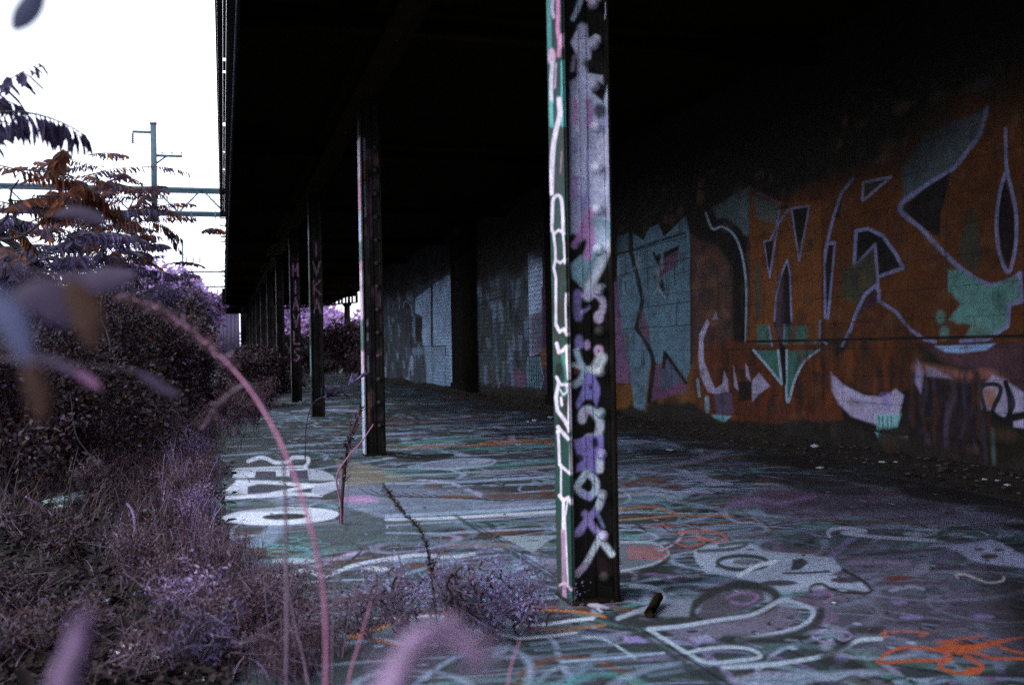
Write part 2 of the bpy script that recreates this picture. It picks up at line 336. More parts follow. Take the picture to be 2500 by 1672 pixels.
def dock_floor():
    xs = np.concatenate([np.arange(-7, -1.0, .04), np.arange(-1.0, 4.75, .0062), [XW-.004]])
    ys = np.concatenate([np.linspace(-14, 1.2, 14), 1/np.linspace(1/1.35, 1/58.0, 720)])
    P, st, Fa = grid(xs, ys, lambda X, Y: np.stack([X, Y, 0.004*np.sin(X*1.3+Y*.4)+.003*np.sin(Y*1.1)], 1))
    s = Surf(P, st, (.045, .062, .066)); rnd = random.Random(11)
    # broad worn areas
    for _ in range(70):
        c = (rnd.uniform(-.5, 4.5), rnd.uniform(1.5, 30)); col = rnd.choice([(.10,.135,.16),(.03,.035,.035),(.12,.12,.17),(.06,.055,.07),(.08,.13,.13)])
        s.oval(c, rnd.uniform(.2, .9), rnd.uniform(.15, .7), col, rnd.uniform(.3, .7), .25, rot=rnd.uniform(0, 3), space='st')
    # the paint left by years of tags: long curved strokes, mostly running across the dock; far ones darkened for shade
    def strokes(n, xr, yr, pal, wr=(.012, .05), lr=(.3, 1.5), asd=.5):
        for _ in range(n):
            x, y = rnd.uniform(*xr), yr[0]*(yr[1]/yr[0])**rnd.random(); L = rnd.uniform(*lr); a = rnd.gauss(-.05, asd) if rnd.random() < .75 else rnd.uniform(0, 3.1); cu = rnd.gauss(0, 1.6)*(.4+asd)
            pts = [(x, y)]
            for k in range(6):
                pts.append((pts[-1][0]+math.cos(a)*L/6, pts[-1][1]+math.sin(a)*L/6)); a += cu/6+rnd.gauss(0, .15)
            s.stroke(pts, rnd.uniform(*wr), rnd.choice(pal), rnd.uniform(.35, .95), space='st')
    palL = [PALE, GREYB, PALE, (.3,.36,.46), TEAL, DARK, DARK, (.06,.07,.07), LILAC, BROWN, (.3,.3,.4), (.13,.26,.24)]
    palR = [(.16,.12,.19), (.09,.08,.09), DARK, DARK, (.2,.2,.27), (.24,.16,.28), BROWN, GREYB]
    def hatch():
        strokes(420, (-.1, 3.4), (4.2, 28), palL+[DARK, (.04,.045,.05), (.05,.05,.06), BROWN, (.10,.09,.14)], (.02, .13), (.5, 2.6), .12)
        strokes(300, (-.1, 3.2), (3.0, 14), palL, (.012, .05), (.3, 1.6), .3)
        strokes(170, (.2, 4.0), (1.9, 6.5), [PALE, (.3,.4,.52), DARK, DARK, (.25,.2,.4), (.4,.46,.6)], (.012, .045), (.3, 1.3), 1.2)
        strokes(260, (1.2, 4.2), (1.8, 14), palR, (.015, .07), (.2, 1.1), .5)
        strokes(150, (.0, 3.0), (9, 34), [GREYB, (.3,.36,.46), DARK, DARK, DARK], (.06, .2), (.5, 2.2), .1)
        strokes(90, (-.3, 4.6), (14, 50), [DARK, (.05,.055,.055)], (.2, .5), (.8, 2.6), .1)  # broad dark strokes paint in the shade on the far floor
        strokes(60, (.2, 3.2), (2.0, 3.6), [GREYB, (.2,.24,.3), DARK, (.2,.17,.3)], (.012, .04), (.2, 1.0))
    hatch()
    # loops and letter outlines that read as tags
    for _ in range(230):
        c = (rnd.uniform(.1, 4.2), 2.1*(7)**rnd.random()); r = rnd.uniform(.05, .40)
        s.oval(c, r, r*rnd.uniform(.4, 1), rnd.choice(palL if c[0] < 2.6 else palR), rnd.uniform(.35, .8), .02, w=rnd.uniform(.015, .045), rot=rnd.uniform(0, 3), space='st')
    # patches seen under the weeds at the left
    s.wm = 1.3; s.sm = 1.4; s.frame = (0, 1000, 3.92)
    for p in ([(110,250),(230,205),(320,200),(300,225),(180,265)], [(100,395),(200,385),(195,400),(110,405)], [(240,385),(480,355),(490,368),(280,400)]): s.poly(p, TEAL, .9, 3)
    # --- zoom C: the white letters and the orange outlined shape
    s.frame = (450, 1000, 2.334)
    s.poly([(880,560),(1250,600),(1500,640),(1330,800),(900,780),(560,740),(560,690),(880,620)], (.085,.115,.115), .85, 60)
    s.poly([(860,290),(1000,300),(1200,360),(1300,400),(1100,430),(900,440)], (.36,.30,.20), .5, 16)
    s.poly([(900,430),(1300,430),(1700,470),(2100,520),(2100,560),(1500,600),(1100,590),(900,540)], (.28,.33,.43), .7, 40)
    for k in range(14): s.stroke([(1000+60*k,450+5*k),(1060+62*k,480+3*k),(1180+60*k,500)], 4, DARK, .8)
    s.oval((1000,510), 110, 26, (.45,.30,.50), .8, 8)
    for k in range(16):
        x = 920+rnd.random()*150; s.stroke([(x,490+rnd.random()*50),(x+20,500+rnd.random()*20),(x+45,490+rnd.random()*40)], 3, PINK, .7)
    for y0, y1, c in ((560,610,PALE),(590,625,WHITE),(600,560,PALE),(660,600,(.35,.38,.5)),(350,300,TEAL),(380,330,(.3,.42,.42)),(420,390,PALE),(300,300,GREYB),(240,210,TEAL),(215,190,(.45,.2,.06)),(700,690,PALE),(760,735,GREYB)):
        s.stroke([(1150,max(y0,y1)),(1500,(y0+y1)/2+8),(1850,(y0+y1)/2-12),(2250,min(y0,y1)-20)], rnd.uniform(6,14), c, .8)
    s.stroke([(1280,330),(1400,300),(1600,280),(1770,290),(1700,320),(1500,335),(1280,330)], 8, PALE, .9)
    s.poly([(1280,330),(1500,290),(1770,285),(1650,325)], (.38,.42,.55), .6, 6)
    s.stroke([(1150,240),(1350,262),(1500,255),(1520,262),(1350,275),(1180,262)], 12, BLACK, .95)
    s.stroke([(1140,215),(1400,180),(1700,160)], 12, (.08,.30,.22), .8); s.stroke([(1700,190),(1950,170),(2150,215)], 7, ORANGE, .7); s.stroke([(1500,200),(1800,230),(2150,200)], 6, TEAL, .7)
    for c, rx, ry in (((1560,495),120,10),((1850,490),160,14),((2080,480),70,18),((1420,430),60,8),((1200,210),70,8)): s.oval(c, rx, ry, BROWN, .85, 8)
    # U
    s.stroke([(365,292),(430,272),(475,280),(520,300),(590,296),(620,272),(700,275),(705,300),(690,322)], 16, WHITE, 1)
    s.stroke([(300,338),(480,330),(690,322)], 9, WHITE, .95)
    # E
    s.poly([(285,345),(410,348),(400,385),(275,385)], WHITE, 1, 4); s.poly([(520,340),(600,338),(600,378),(525,378)], WHITE, .95, 4)
    s.stroke([(280,350),(600,342),(700,335)], 9, WHITE, 1); s.poly([(700,335),(790,345),(850,375),(860,400),(710,398)], (.55,.6,.68), .9, 5)
    s.poly([(410,350),(520,350),(520,385),(410,390)], (.07,.06,.10), 1, 4); s.poly([(605,345),(700,345),(705,395),(605,385)], (.07,.06,.10), 1, 4)
    # N
    s.poly([(205,478),(290,412),(370,404),(480,405),(360,440),(362,478)], WHITE, 1, 4)
    s.stroke([(300,410),(520,415),(640,425),(760,430),(870,415)], 15, WHITE, 1); s.stroke([(175,503),(400,492),(600,480),(780,485)], 16, WHITE, 1)
    s.stroke([(500,478),(650,448),(745,432)], 14, WHITE, 1); s.poly([(740,430),(870,410),(880,450),(780,490),(720,470)], (.5,.54,.64), .9, 5)
    s.poly([(365,435),(430,425),(620,442),(480,470),(362,478)], (.06,.06,.09), 1, 4)
    # O
    s.oval((550,606), 335, 50, WHITE, 1, 5, rot=-.035); s.oval((575,608), 132, 18, DARK, 1, 5, rot=-.03); s.oval((470,568), 240, 12, (.12,.14,.17), .6, 8)
    s.stroke([(885,560),(900,590),(870,620)], 14, DARK, .9)
    # teal scribble
    for k in range(9):
        x = 430+rnd.random()*420; y = 730+rnd.random()*110
        s.oval((x, y), 40+rnd.random()*30, 8+rnd.random()*8, (.12,.42,.38), .7, 3, w=4)
    s.oval((620,860), 130, 16, (.5,.6,.65), .8, 8)
    s.stroke([(300,935),(450,935),(580,945),(690,912),(800,945),(950,890),(1150,850),(1350,825),(1500,840),(1650,820)], 16, (.60,.68,.74), 1)
    s.poly([(1010,900),(1060,890),(1200,900),(1120,925)], WHITE, .7, 8)
    # joint in the slab, one straight line from behind the grass to the picture's foot
    s.frame = (0, 0, 1)
    a, b = on_floor(1110, 1255), on_floor(1600, 1575); d = (b-a)/np.linalg.norm(b-a)
    s.stroke([tuple((a-d*.0)[:2]), tuple((b+d*2.4)[:2])], .028, (.035,.045,.042), .8, .02, 'st', curve=False)
    s.stroke([tuple((a+d*.3+[.03,.0,0])[:2]), tuple((b+d*2.4+[.03,0,0])[:2])], .009, BLACK, .9, .006, 'st', curve=False)
    s.frame = (450, 1000, 2.334)
    s.poly([(1800,718),(2120,715),(1985,815)], (.34,.42,.44), .9, 5)
    s.stroke([(1500,770),(1700,765),(1850,770)], 18, (.42,.34,.28), .5, 12)
    # orange shape
    s.poly([(945,1290),(1100,1235),(1270,1180),(1500,1170),(1750,1190),(1950,1240),(2250,1200),(2400,1230),(2250,1270),(1950,1300),(1780,1280),(1640,1330),(1400,1345),(1100,1325)], (.16,.21,.23), .95, 6)
    s.stroke([(1040,1292),(1150,1310),(1260,1330),(1480,1338),(1640,1318),(1740,1280)], 14, (.50,.58,.62), .9)
    s.stroke([(1560,1240),(1700,1260),(1850,1288),(1950,1300),(2230,1268)], 12, WHITE, .9)
    s.stroke([(1270,1180),(1400,1172),(1560,1180),(1720,1188)], 11, (.6,.6,.66), .9)
    s.stroke([(1920,1222),(2060,1222),(2200,1200),(2330,1188)], 13, WHITE, .95)
    s.stroke([(945,1290),(1040,1262),(1120,1240),(1200,1200),(1275,1178)], 13, (.62,.21,.03), 1); s.stroke([(945,1290),(1060,1305),(1240,1340)], 9, (.62,.21,.03), 1)
    s.stroke([(1700,1185),(1800,1200),(1880,1225),(1960,1248),(2120,1250),(2260,1240),(2400,1225)], 8, (.62,.21,.03), .9)
    s.stroke([(1640,1182),(1790,1170),(1880,1158),(2050,1142),(2250,1150),(2400,1180)], 10, (.62,.21,.03), .9); s.stroke([(1560,1340),(1660,1320),(1720,1288),(1775,1280)], 11, (.62,.21,.03), 1)
    for y0 in (1350,1400,1460,1520): s.stroke([(1700,y0+30),(2000,y0+5),(2400,y0-25)], 9, GREYB, .6, 8)
    # --- zoom D: right part
    s.frame = (1400, 1000, 2.132)
    s.poly([(1100,360),(2345,440),(2345,620),(1800,600),(1200,560),(800,520),(900,440)], (.15,.11,.17), .6, 40)
    s.poly([(1380,760),(1900,700),(2300,860),(2345,1300),(1500,1250),(1200,1000)], (.13,.11,.16), .6, 50)
    s.poly([(2150,830),(2400,860),(2500,1433),(2300,1433),(2250,1100),(2200,950)], (.014,.014,.013), .9, 170)
    s.stroke([(1000,470),(1500,500),(1900,510)], 30, (.05,.045,.05), .6, 40)
    s.stroke([(800,500),(900,470),(1100,480),(1250,450)], 18, (.34,.18,.36), .6, 14)
    s.poly([(640,360),(720,360),(850,385),(700,392)], (.42,.42,.58), .8, 6); s.poly([(880,520),(960,515),(1010,545),(930,550)], PALE, .5, 8)
    for y0, c in ((175,PALE),(195,GREYB),(300,GREYB),(420,PALE),(445,(.4,.46,.56)),(380,BROWN),(400,BROWN)): s.stroke([(240,y0),(380,y0-12),(560,y0+16)], 12, c, .6, 8)
    s.stroke([(240,520),(330,506),(420,506),(520,535),(620,550),(830,552)], 6, (.5,.2,.05), .9); s.stroke([(240,572),(400,562),(560,545)], 6, (.5,.2,.05), .8)
    s.stroke([(540,645),(640,625),(750,640),(795,665),(770,690),(700,675),(640,650)], 11, (.5,.16,.12), .85)
    s.stroke([(530,690),(600,712),(680,690),(640,672),(560,680)], 9, (.45,.16,.12), .8); s.oval((610,690), 40, 14, GREYB, .7, 5)
    for k in range(8): s.stroke([(300+40*k,600+rnd.random()*30),(340+40*k,590+rnd.random()*50),(380+40*k,610+rnd.random()*30)], 7, rnd.choice([(.4,.13,.1),GREYB,DARK]), .7)
    s.poly([(240,690),(400,690),(495,745),(420,800),(250,840)], (.17,.19,.22), .9, 5); s.stroke([(240,688),(400,690),(470,720),(495,750),(430,795),(340,820),(250,838)], 10, (.42,.50,.56), .9)
    for y0 in (715,740,765): s.stroke([(290,y0),(380,y0+4),(485,y0+12)], 11, (.5,.14,.13), .8, 9)
    s.stroke([(500,770),(440,815),(350,850),(240,870)], 16, DARK, .8)
    s.poly([(620,735),(700,700),(870,680),(1000,735),(1150,745),(1350,770),(1400,830),(1330,860),(1480,880),(1545,945),(1350,925),(1250,940),(1040,955),(960,900),(800,862),(690,850),(640,790)], (.48,.56,.68), .85, 8)
    s.stroke([(650,735),(820,725),(900,700),(880,690),(760,705)], 14, (.04,.05,.05), .85); s.oval((880,795), 130, 36, (.04,.05,.05), .95, 6, w=16); s.oval((900,790), 75, 16, (.05,.06,.06), .7, 6)
    s.poly([(1140,780),(1190,770),(1225,795),(1180,830),(1130,835)], (.04,.045,.045), .95, 5); s.stroke([(860,862),(950,815),(1050,788)], 15, WHITE, 1)
    s.oval((1070,900), 95, 15, (.05,.05,.06), .95, 5); s.oval((1420,885), 85, 16, (.07,.055,.08), .95, 5); s.stroke([(1090,850),(1200,848),(1330,840)], 8, DARK, .9)
    s.stroke([(1240,960),(1235,920),(1290,905),(1340,930),(1440,950),(1545,948),(1520,900),(1400,830)], 12, (.03,.032,.032), .9)
    s.stroke([(600,1080),(635,1010),(740,945),(880,912),(1010,930),(1060,985),(980,1045),(850,1080),(640,1100),(380,1110),(260,1090)], 34, (.04,.045,.042), .95, 14)
    s.poly([(640,1070),(700,980),(860,935),(980,945),(1000,990),(880,1050),(700,1085)], (.10,.085,.11), .9, 12); s.stroke([(800,975),(880,950),(960,970),(900,1010),(820,1000)], 12, (.34,.22,.42), .8, 9)
    s.stroke([(300,915),(410,925),(470,965),(440,1010),(340,1045),(230,1085)], 17, (.46,.54,.62), .9); s.poly([(300,1050),(480,985),(620,985),(600,1075),(450,1075)], (.30,.34,.42), .8, 12)
    s.stroke([(390,1140),(560,1125),(740,1095),(930,1065),(1050,1005),(1090,990),(1180,1010),(1250,1050),(1190,1125),(1050,1165),(850,1195)], 17, (.50,.58,.68), .95)
    s.poly([(480,1150),(800,1105),(1010,1055),(1090,1015),(1200,1050),(1130,1120),(1000,1150),(760,1190),(560,1200)], (.20,.18,.25), .8, 12)
    s.stroke([(1290,1045),(1265,1110),(1130,1170),(960,1195),(790,1190),(900,1235),(990,1290)], 30, (.035,.04,.038), .9, 14)
    s.stroke([(390,1140),(480,1195),(590,1262),(700,1315),(850,1305),(975,1282),(890,1238),(700,1240),(600,1262)], 14, (.48,.58,.64), .95)
    s.stroke([(780,1340),(950,1332),(1130,1310),(1300,1280),(1400,1245),(1480,1200),(1600,1190)], 17, (.50,.60,.68), .95); s.stroke([(1600,1150),(1450,1150),(1420,1220),(1300,1300),(1500,1330)], 34, (.035,.038,.035), .85, 16)
    s.oval((1345,1175), 100, 30, (.36,.28,.46), .8, 8, w=10); s.poly([(600,1185),(700,1170),(740,1200),(650,1215)], (.42,.42,.62), .7, 10)
    s.poly([(260,1185),(330,1175),(395,1205),(280,1212)], (.34,.26,.55), .9, 6)
    s.stroke([(50,1178),(150,1190),(230,1230),(320,1290)], 10, (.46,.56,.62), .95); s.stroke([(-60,1310),(200,1290),(470,1265)], 10, PALE, .9); s.stroke([(-200,1250),(0,1240),(250,1210)], 8, GREYB, .9); s.stroke([(100,1350),(350,1330),(560,1310)], 8, GREYB, .8)
    s.poly([(800,1400),(1000,1360),(1300,1370),(1500,1350),(1650,1370),(1400,1400),(1100,1440),(900,1440)], (.40,.46,.60), .7, 14)
    for k in range(10): s.stroke([(900+120*k,1400+rnd.random()*30),(980+120*k,1385+rnd.random()*40),(1060+120*k,1400+rnd.random()*30)], 12, rnd.choice([PALE,GREYB,DARK]), .7, 8)
    s.poly([(1320,645),(1400,612),(1600,620),(1890,640),(1880,680),(1600,668),(1350,662)], (.06,.06,.07), .8, 8)
    s.stroke([(1330,655),(1330,630),(1400,614),(1520,630),(1400,640),(1600,662),(1880,680)], 13, (.46,.50,.62), .95); s.oval((1770,645), 60, 8, (.4,.44,.55), .8, 6); s.stroke([(1700,668),(1850,650),(1900,628),(1780,625)], 9, (.4,.44,.55), .7)
    s.oval((2050,650), 150, 28, (.03,.03,.032), .8, 14, w=14)
    s.poly([(1900,705),(2040,700),(2150,680),(2220,690),(2345,755),(2400,830),(2280,815),(2080,790),(1990,730)], (.42,.44,.62), .85, 10)
    [s.oval(c, a, b_, (.07,.028,.024), .9, 8) for c, a, b_ in (((2110,726),26,7),((2215,728),26,8),((2165,762),46,14))]
    s.stroke([(2000,875),(1990,858),(2040,856),(2100,880),(2160,898),(2230,890),(2240,870)], 9, (.5,.5,.45), .9); s.poly([(1850,850),(2000,820),(2100,800),(2000,810),(1850,800)], BLACK, .6, 20)
    s.oval((1690,875), 80, 18, (.14,.045,.035), .9, 14); s.stroke([(1440,790),(1600,790),(1750,800)], 22, (.30,.20,.33), .7, 14); s.stroke([(1650,940),(1750,920),(1820,930)], 13, (.42,.44,.56), .7, 9)
    for c, rx in (((1690,1000),45),((1760,1080),60),((2130,1075),60),((1270,960),40)): s.oval(c, rx, 12, (.28,.22,.44), .8, 10)
    s.stroke([(1240,930),(1330,950),(1350,975),(1310,1000)], 12, (.4,.24,.42), .7, 9)
    s.stroke([(1700,1100),(1800,1104),(1900,1100)], 12, BLACK, .6, 9)
    # the orange-red scrawl
    R1 = (.50,.105,.035)
    s.stroke([(1600,1165),(1700,1150),(1840,1160),(1800,1175)], 10, (.5,.16,.10), .7); s.stroke([(1620,1150),(1620,1185)], 12, (.55,.14,.08), .8)
    s.stroke([(1580,1315),(1640,1260),(1740,1235),(1870,1245),(1960,1270),(1900,1300),(1750,1305),(1600,1318)], 13, R1, .9)
    s.stroke([(1890,1210),(2020,1190),(2130,1175)], 9, R1, .85); s.poly([(1880,1240),(1950,1205),(2100,1215),(2250,1190),(2345,1180),(2250,1205),(2150,1240),(2060,1260),(1940,1262)], R1, .95, 9)
    s.stroke([(1950,1310),(1980,1270),(2080,1260),(2180,1290),(2345,1295)], 12, R1, .85); s.stroke([(2170,1200),(2240,1240),(2345,1265)], 10, R1, .8)
    s.stroke([(1960,1300),(1900,1330),(1960,1360),(2080,1370),(2130,1340),(2080,1300),(2040,1280)], 15, R1, .9); s.poly([(2050,1340),(2130,1340),(2110,1372),(2020,1370)], R1, .9, 9)
    # black stains around the first column foot and along the wall (tracked dirt)
    wallx = XW
    for k in range(240):
        y = 2.5*(16)**rnd.random(); x = wallx-abs(rnd.gauss(0, .42))*1.1
        s.oval((x, y), rnd.uniform(.06, .3), rnd.uniform(.1, .5), (.022,.018,.015), rnd.uniform(.5, .95), .08, space='st')
    # soil tracked over the slab under the plants
    for k in range(380):
        x = -.35-abs(rnd.gauss(0, 1.6)); y = 1.5*(30)**rnd.random()
        s.oval((x, y), rnd.uniform(.1, .5), rnd.uniform(.1, .6), rnd.choice([(.02,.016,.015),(.03,.024,.024),(.018,.016,.016)]), rnd.uniform(.6, 1), .08, space='st')
    for k in range(500):                                         # chips and spots
        s.oval((rnd.uniform(-.5, 4.5), 1.8*(9)**rnd.random()), rnd.uniform(.006, .018), rnd.uniform(.006, .02), rnd.choice([BLACK, BLACK, PALE]), .8, .008, space='st')
    s.frame = (0, 0, 1)
    # bright chips seen among the weeds
    s.C *= np.array([.90, .97, 1.15])
    tag(link('dock_floor', mesh_np('dock_floor', P, Fa, s.C, smooth=True), M['floor']), kind='structure')
dock_floor()

# ------------------------------------------------------------------ the painted wall
WALL_TOP = 3.6
def painted_wall(name, y0, y1, ystep_px, label, painter, base, zfine=2.9):
    """a masonry bay 0.35 m thick; its dock face carries the paint"""
    zc_near = max(y0, .6)
    if y1 > 6: ys = np.concatenate([np.arange(y0, 4.6, .15), 1/np.linspace(1/4.6, 1/y1, ystep_px)]) if y0 < 0 else 1/np.linspace(1/y0, 1/y1, ystep_px)
    else: ys = np.linspace(y0, y1, 12)
    dz = .0058 if y0 < 12 else .012
    zs = np.concatenate([np.arange(0, zfine, dz), [zfine, 3.1, 3.35, WALL_TOP]])
    P, st, Fa = grid(ys, zs, lambda Y, Z: np.stack([XW+0*Y, Y, Z], 1))
    Fa = Fa[:, ::-1]
    s = Surf(P, st, base); painter(s)
    me = mesh_np(name, P, Fa, s.C)
    root = empty(name, (XW, (y0+y1)/2, 0)); tag(root, label, 'wall', 'bays of the graffitied wall')
    inv = np.array([XW, (y0+y1)/2, 0])
    o = link('painted_face', me, M['wall'], root); o.matrix_parent_inverse = Matrix.Translation(-Vector(inv))
    b = MB().box((XW+.004, y0, -.02), (XW+.35, y1, WALL_TOP)); ob = b.build('masonry_core', M['blackwall'], root); ob.matrix_parent_inverse = Matrix.Translation(-Vector(inv))
    return root
WY = lambda px: on_x(px, 850, XW)[1]
yA, yB = WY(1496), WY(1330)
def paint_mural(s):
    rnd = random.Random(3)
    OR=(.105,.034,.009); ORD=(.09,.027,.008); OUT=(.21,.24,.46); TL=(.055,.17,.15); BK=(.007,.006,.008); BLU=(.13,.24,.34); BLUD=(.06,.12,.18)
    # orange ground, ending where the wall is coloured near-black as shade
    s.frame = (1500, 400, 2.24)
    s.frame = (1900, 200, 1.568)
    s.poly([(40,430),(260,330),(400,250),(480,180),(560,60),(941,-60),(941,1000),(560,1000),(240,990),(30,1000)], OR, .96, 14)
    s.frame = (1500, 400, 2.24); s.wm = 1.55; s.sm = 1.5
    # left blue-grey piece
    s.poly([(-60,1110),(200,1080),(440,1100),(445,1330),(300,1370),(-60,1340)], (.18,.075,.018), .95, 8)
    s.poly([(-60,640),(30,650),(60,900),(90,1200),(-60,1200)], (.22,.12,.26), .9, 8)
    s.poly([(15,400),(90,372),(160,420),(190,350),(240,330),(270,400),(390,285),(415,395),(415,1120),(390,1195),(285,1030),(262,1115),(222,1085),(200,1060),(165,1355),(110,1345),(80,1100),(40,900),(15,640)], BLU, .97, 4)
    s.poly([(200,1120),(300,1060),(410,1240),(300,1270),(190,1300)], (.19,.075,.19), .9, 6); s.poly([(240,1140),(290,1060),(370,1190),(250,1250)], BLUD, .8, 8)
    s.poly([(230,510),(350,450),(345,560),(245,620)], (.14,.065,.13), .95, 5); s.poly([(220,505),(355,445),(350,470),(240,535)], BK, .95, 4)
    s.stroke([(90,370),(90,480),(130,640),(155,740),(135,830),(120,900),(160,950),(200,1030),(215,1085),(190,1300)], 15, BK, .95, curve=False)
    s.poly([(155,800),(185,880),(200,1000),(150,930),(130,870)], (.16,.08,.15), .9, 5)
    s.stroke([(215,490),(245,560),(225,620),(270,690),(260,640)], 9, BK, .9, curve=False); s.stroke([(0,495),(90,475),(220,430),(380,380)], 9, BK, .8, curve=False)
    s.stroke([(270,1110),(275,1030),(390,1195)], 12, BK, .95, curve=False); s.stroke([(215,715),(235,680),(280,735)], 5, (.4,.5,.6), .8, curve=False)
    s.stroke([(165,400),(180,480),(175,600)], 5, BLUD, .9); s.stroke([(110,480),(125,560)], 6, (.38,.46,.60), .7)
    for k in range(26):
        x = 20+rnd.random()*380; y = 400+rnd.random()*300; s.stroke([(x,y),(x+rnd.gauss(0,6),y+50+rnd.random()*60)], rnd.uniform(4,14), rnd.choice([(.30,.40,.52),BLUD,(.14,.22,.28)]), .5, 6)
    for ln in ([(15,497),(90,480),(215,445),(400,398)], [(20,615),(130,580),(280,548),(410,515)], [(150,785),(280,770),(412,752)], [(40,905),(130,897),(280,890),(412,880)], [(60,690),(60,640)], [(330,560),(330,660)], [(60,500),(62,600)], [(180,590),(182,690)], [(340,770),(340,880)]): s.stroke(ln, 3.2, BK, .85, 3, curve=False)
    # brown arch
    s.poly([(415,380),(470,420),(560,440),(640,560),(650,960),(600,1180),(480,1300),(430,1230),(420,900)], (.085,.042,.036), .9, 14)
    s.poly([(430,560),(520,470),(600,520),(610,700),(590,900),(440,900)], (.11,.055,.035), .8, 20)
    for k in range(24): s.oval((440+rnd.random()*180, 500+rnd.random()*380), 12+rnd.random()*20, 20+rnd.random()*30, rnd.choice([(.06,.045,.05),(.24,.12,.08),(.15,.08,.09)]), .5, 14)
    s.poly([(500,260),(740,120),(740,400),(640,380),(540,355)], (.09,.14,.16), .9, 8)
    s.stroke([(500,270),(535,355),(590,345),(650,385),(690,470),(712,600),(720,720),(718,880),(716,975)], 60, BK, .95, 10)
    s.stroke([(500,270),(535,355),(590,345),(650,385),(690,470),(715,600),(722,720),(720,880),(718,975)], 8, (.30,.42,.55), .95, 4)
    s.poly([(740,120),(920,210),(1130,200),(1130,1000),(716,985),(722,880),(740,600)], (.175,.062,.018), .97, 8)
    s.poly([(760,170),(900,230),(880,330),(780,300)], (.10,.15,.16), .8, 14)
    s.poly([(725,380),(745,380),(745,950),(725,950)], (.07,.04,.03), .6, 10); s.poly([(770,560),(800,560),(800,840),(770,840)], (.05,.07,.055), .8, 12)
    # lower flames
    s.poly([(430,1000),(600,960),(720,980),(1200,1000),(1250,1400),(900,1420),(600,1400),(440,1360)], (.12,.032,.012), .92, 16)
    for k in range(60):
        x = 560+rnd.random()*640; y = 960+rnd.random()*350; s.stroke([(x,y),(x+rnd.gauss(0,12),y+60+rnd.random()*90)], rnd.uniform(8,26), rnd.choice([(.22,.06,.012),(.06,.02,.01),(.17,.045,.01),(.03,.012,.012)]), .6, 12)
    WL = (.42,.38,.60)
    s.poly([(505,850),(520,870),(485,960),(490,1080),(530,1180),(550,1230),(590,1200),(600,1130),(620,1180),(625,1250),(610,1245),(560,1265),(510,1245),(470,1160),(458,1050),(465,930)], WL, .97, 5)
    s.poly([(555,810),(570,850),(530,850),(545,830)], WL, .7, 5); s.poly([(650,1100),(665,1160),(680,1240),(655,1220)], WL, .9, 5); s.poly([(715,1090),(730,1110),(745,1190),(720,1160)], WL, .9, 5)
    s.poly([(750,1190),(790,1140),(850,1215),(790,1260),(755,1300)], WL, .95, 6); s.poly([(680,1190),(750,1190),(745,1290),(680,1300)], BK, .9, 6)
    s.poly([(545,1255),(640,1250),(650,1360),(560,1380)], (.11,.08,.15), .95, 8); s.poly([(530,1370),(640,1378),(600,1412),(560,1410)], (.18,.42,.50), .95, 5); s.stroke([(505,1280),(508,1350)], 16, (.22,.40,.50), .8); s.stroke([(455,1180),(465,1270)], 10, (.2,.36,.42), .8)
    s.poly([(940,1420),(1000,1420),(995,1480),(960,1465)], TL, .8, 8)
    # W shapes
    s.stroke([(905,235),(885,350),(850,420),(820,425),(848,620),(878,430),(895,330),(960,235)], 7, OUT, .95, curve=False); s.poly([(822,430),(868,420),(848,590)], BK, .95, 4)
    s.stroke([(785,160),(905,218)], 6, OUT, .6); s.stroke([(905,240),(950,235)], 16, BK, .6)
    s.poly([(968,250),(1065,232),(1010,520)], BK, .95, 4); s.stroke([(968,245),(1065,232),(1010,530),(968,245)], 7, OUT, .85, curve=False)
    s.poly([(945,530),(970,760),(968,870),(925,990),(945,1290),(905,1000),(870,870),(885,720)], BK, .95, 5); s.stroke([(875,860),(885,720),(915,600),(945,525),(960,600),(968,860)], 7, OUT, .95, curve=False)
    s.poly([(885,600),(925,600),(920,980),(880,930),(880,760)], (.10,.065,.10), .6, 14)
    s.poly([(925,880),(1050,880),(1060,985),(925,990)], TL, .9, 8); s.poly([(780,880),(845,880),(860,990),(780,985)], TL, .85, 10); s.poly([(770,1018),(895,1020),(915,1200)], TL, .95, 4); s.poly([(945,1018),(1110,1015),(1020,1110),(945,1300)], TL, .95, 4)
    s.stroke([(845,890),(862,995)], 7, OUT, .9); s.stroke([(930,880),(925,985)], 6, OUT, .8)
    s.stroke([(760,1018),(840,1110),(915,1205),(895,1020)], 9, (.36,.50,.66), .95, curve=False); s.stroke([(940,1020),(945,1300),(990,1170),(1040,1080),(1120,1015)], 9, (.36,.50,.66), .95)
    s.poly([(905,1000),(935,1000),(940,1200),(925,1220)], BK, .95, 5)
    # right-hand letters, zoom B
    s.frame = (1900, 200, 1.568)
    s.poly([(480,420),(470,340),(560,200),(800,100),(760,220),(660,340),(470,470)], (.07,.10,.12), .92, 10)
    s.stroke([(800,100),(770,200),(720,270),(665,335),(560,400),(465,482),(540,555),(620,640),(700,715),(800,775),(880,762),(925,735)], 11, OUT, .9, 6)
    s.poly([(660,345),(640,440),(620,510),(618,600),(540,545),(475,485),(560,410)], BK, .96, 4)
    s.poly([(745,470),(770,560),(780,690),(750,730),(690,670),(700,590)], (.045,.05,.035), .9, 12); s.poly([(870,370),(900,500),(905,620),(880,700),(848,640),(840,520),(850,430)], BK, .96, 5)
    s.stroke([(870,180),(872,300),(878,350),(905,470),(912,560),(905,650),(882,728),(850,670),(835,560),(845,440),(868,350)], 9, OUT, .95)
    s.poly([(650,720),(700,720),(800,785),(920,745),(925,845),(880,860),(875,940),(800,985),(710,985),(740,930),(650,910),(700,850),(650,800)], (.11,.27,.26), .92, 9)
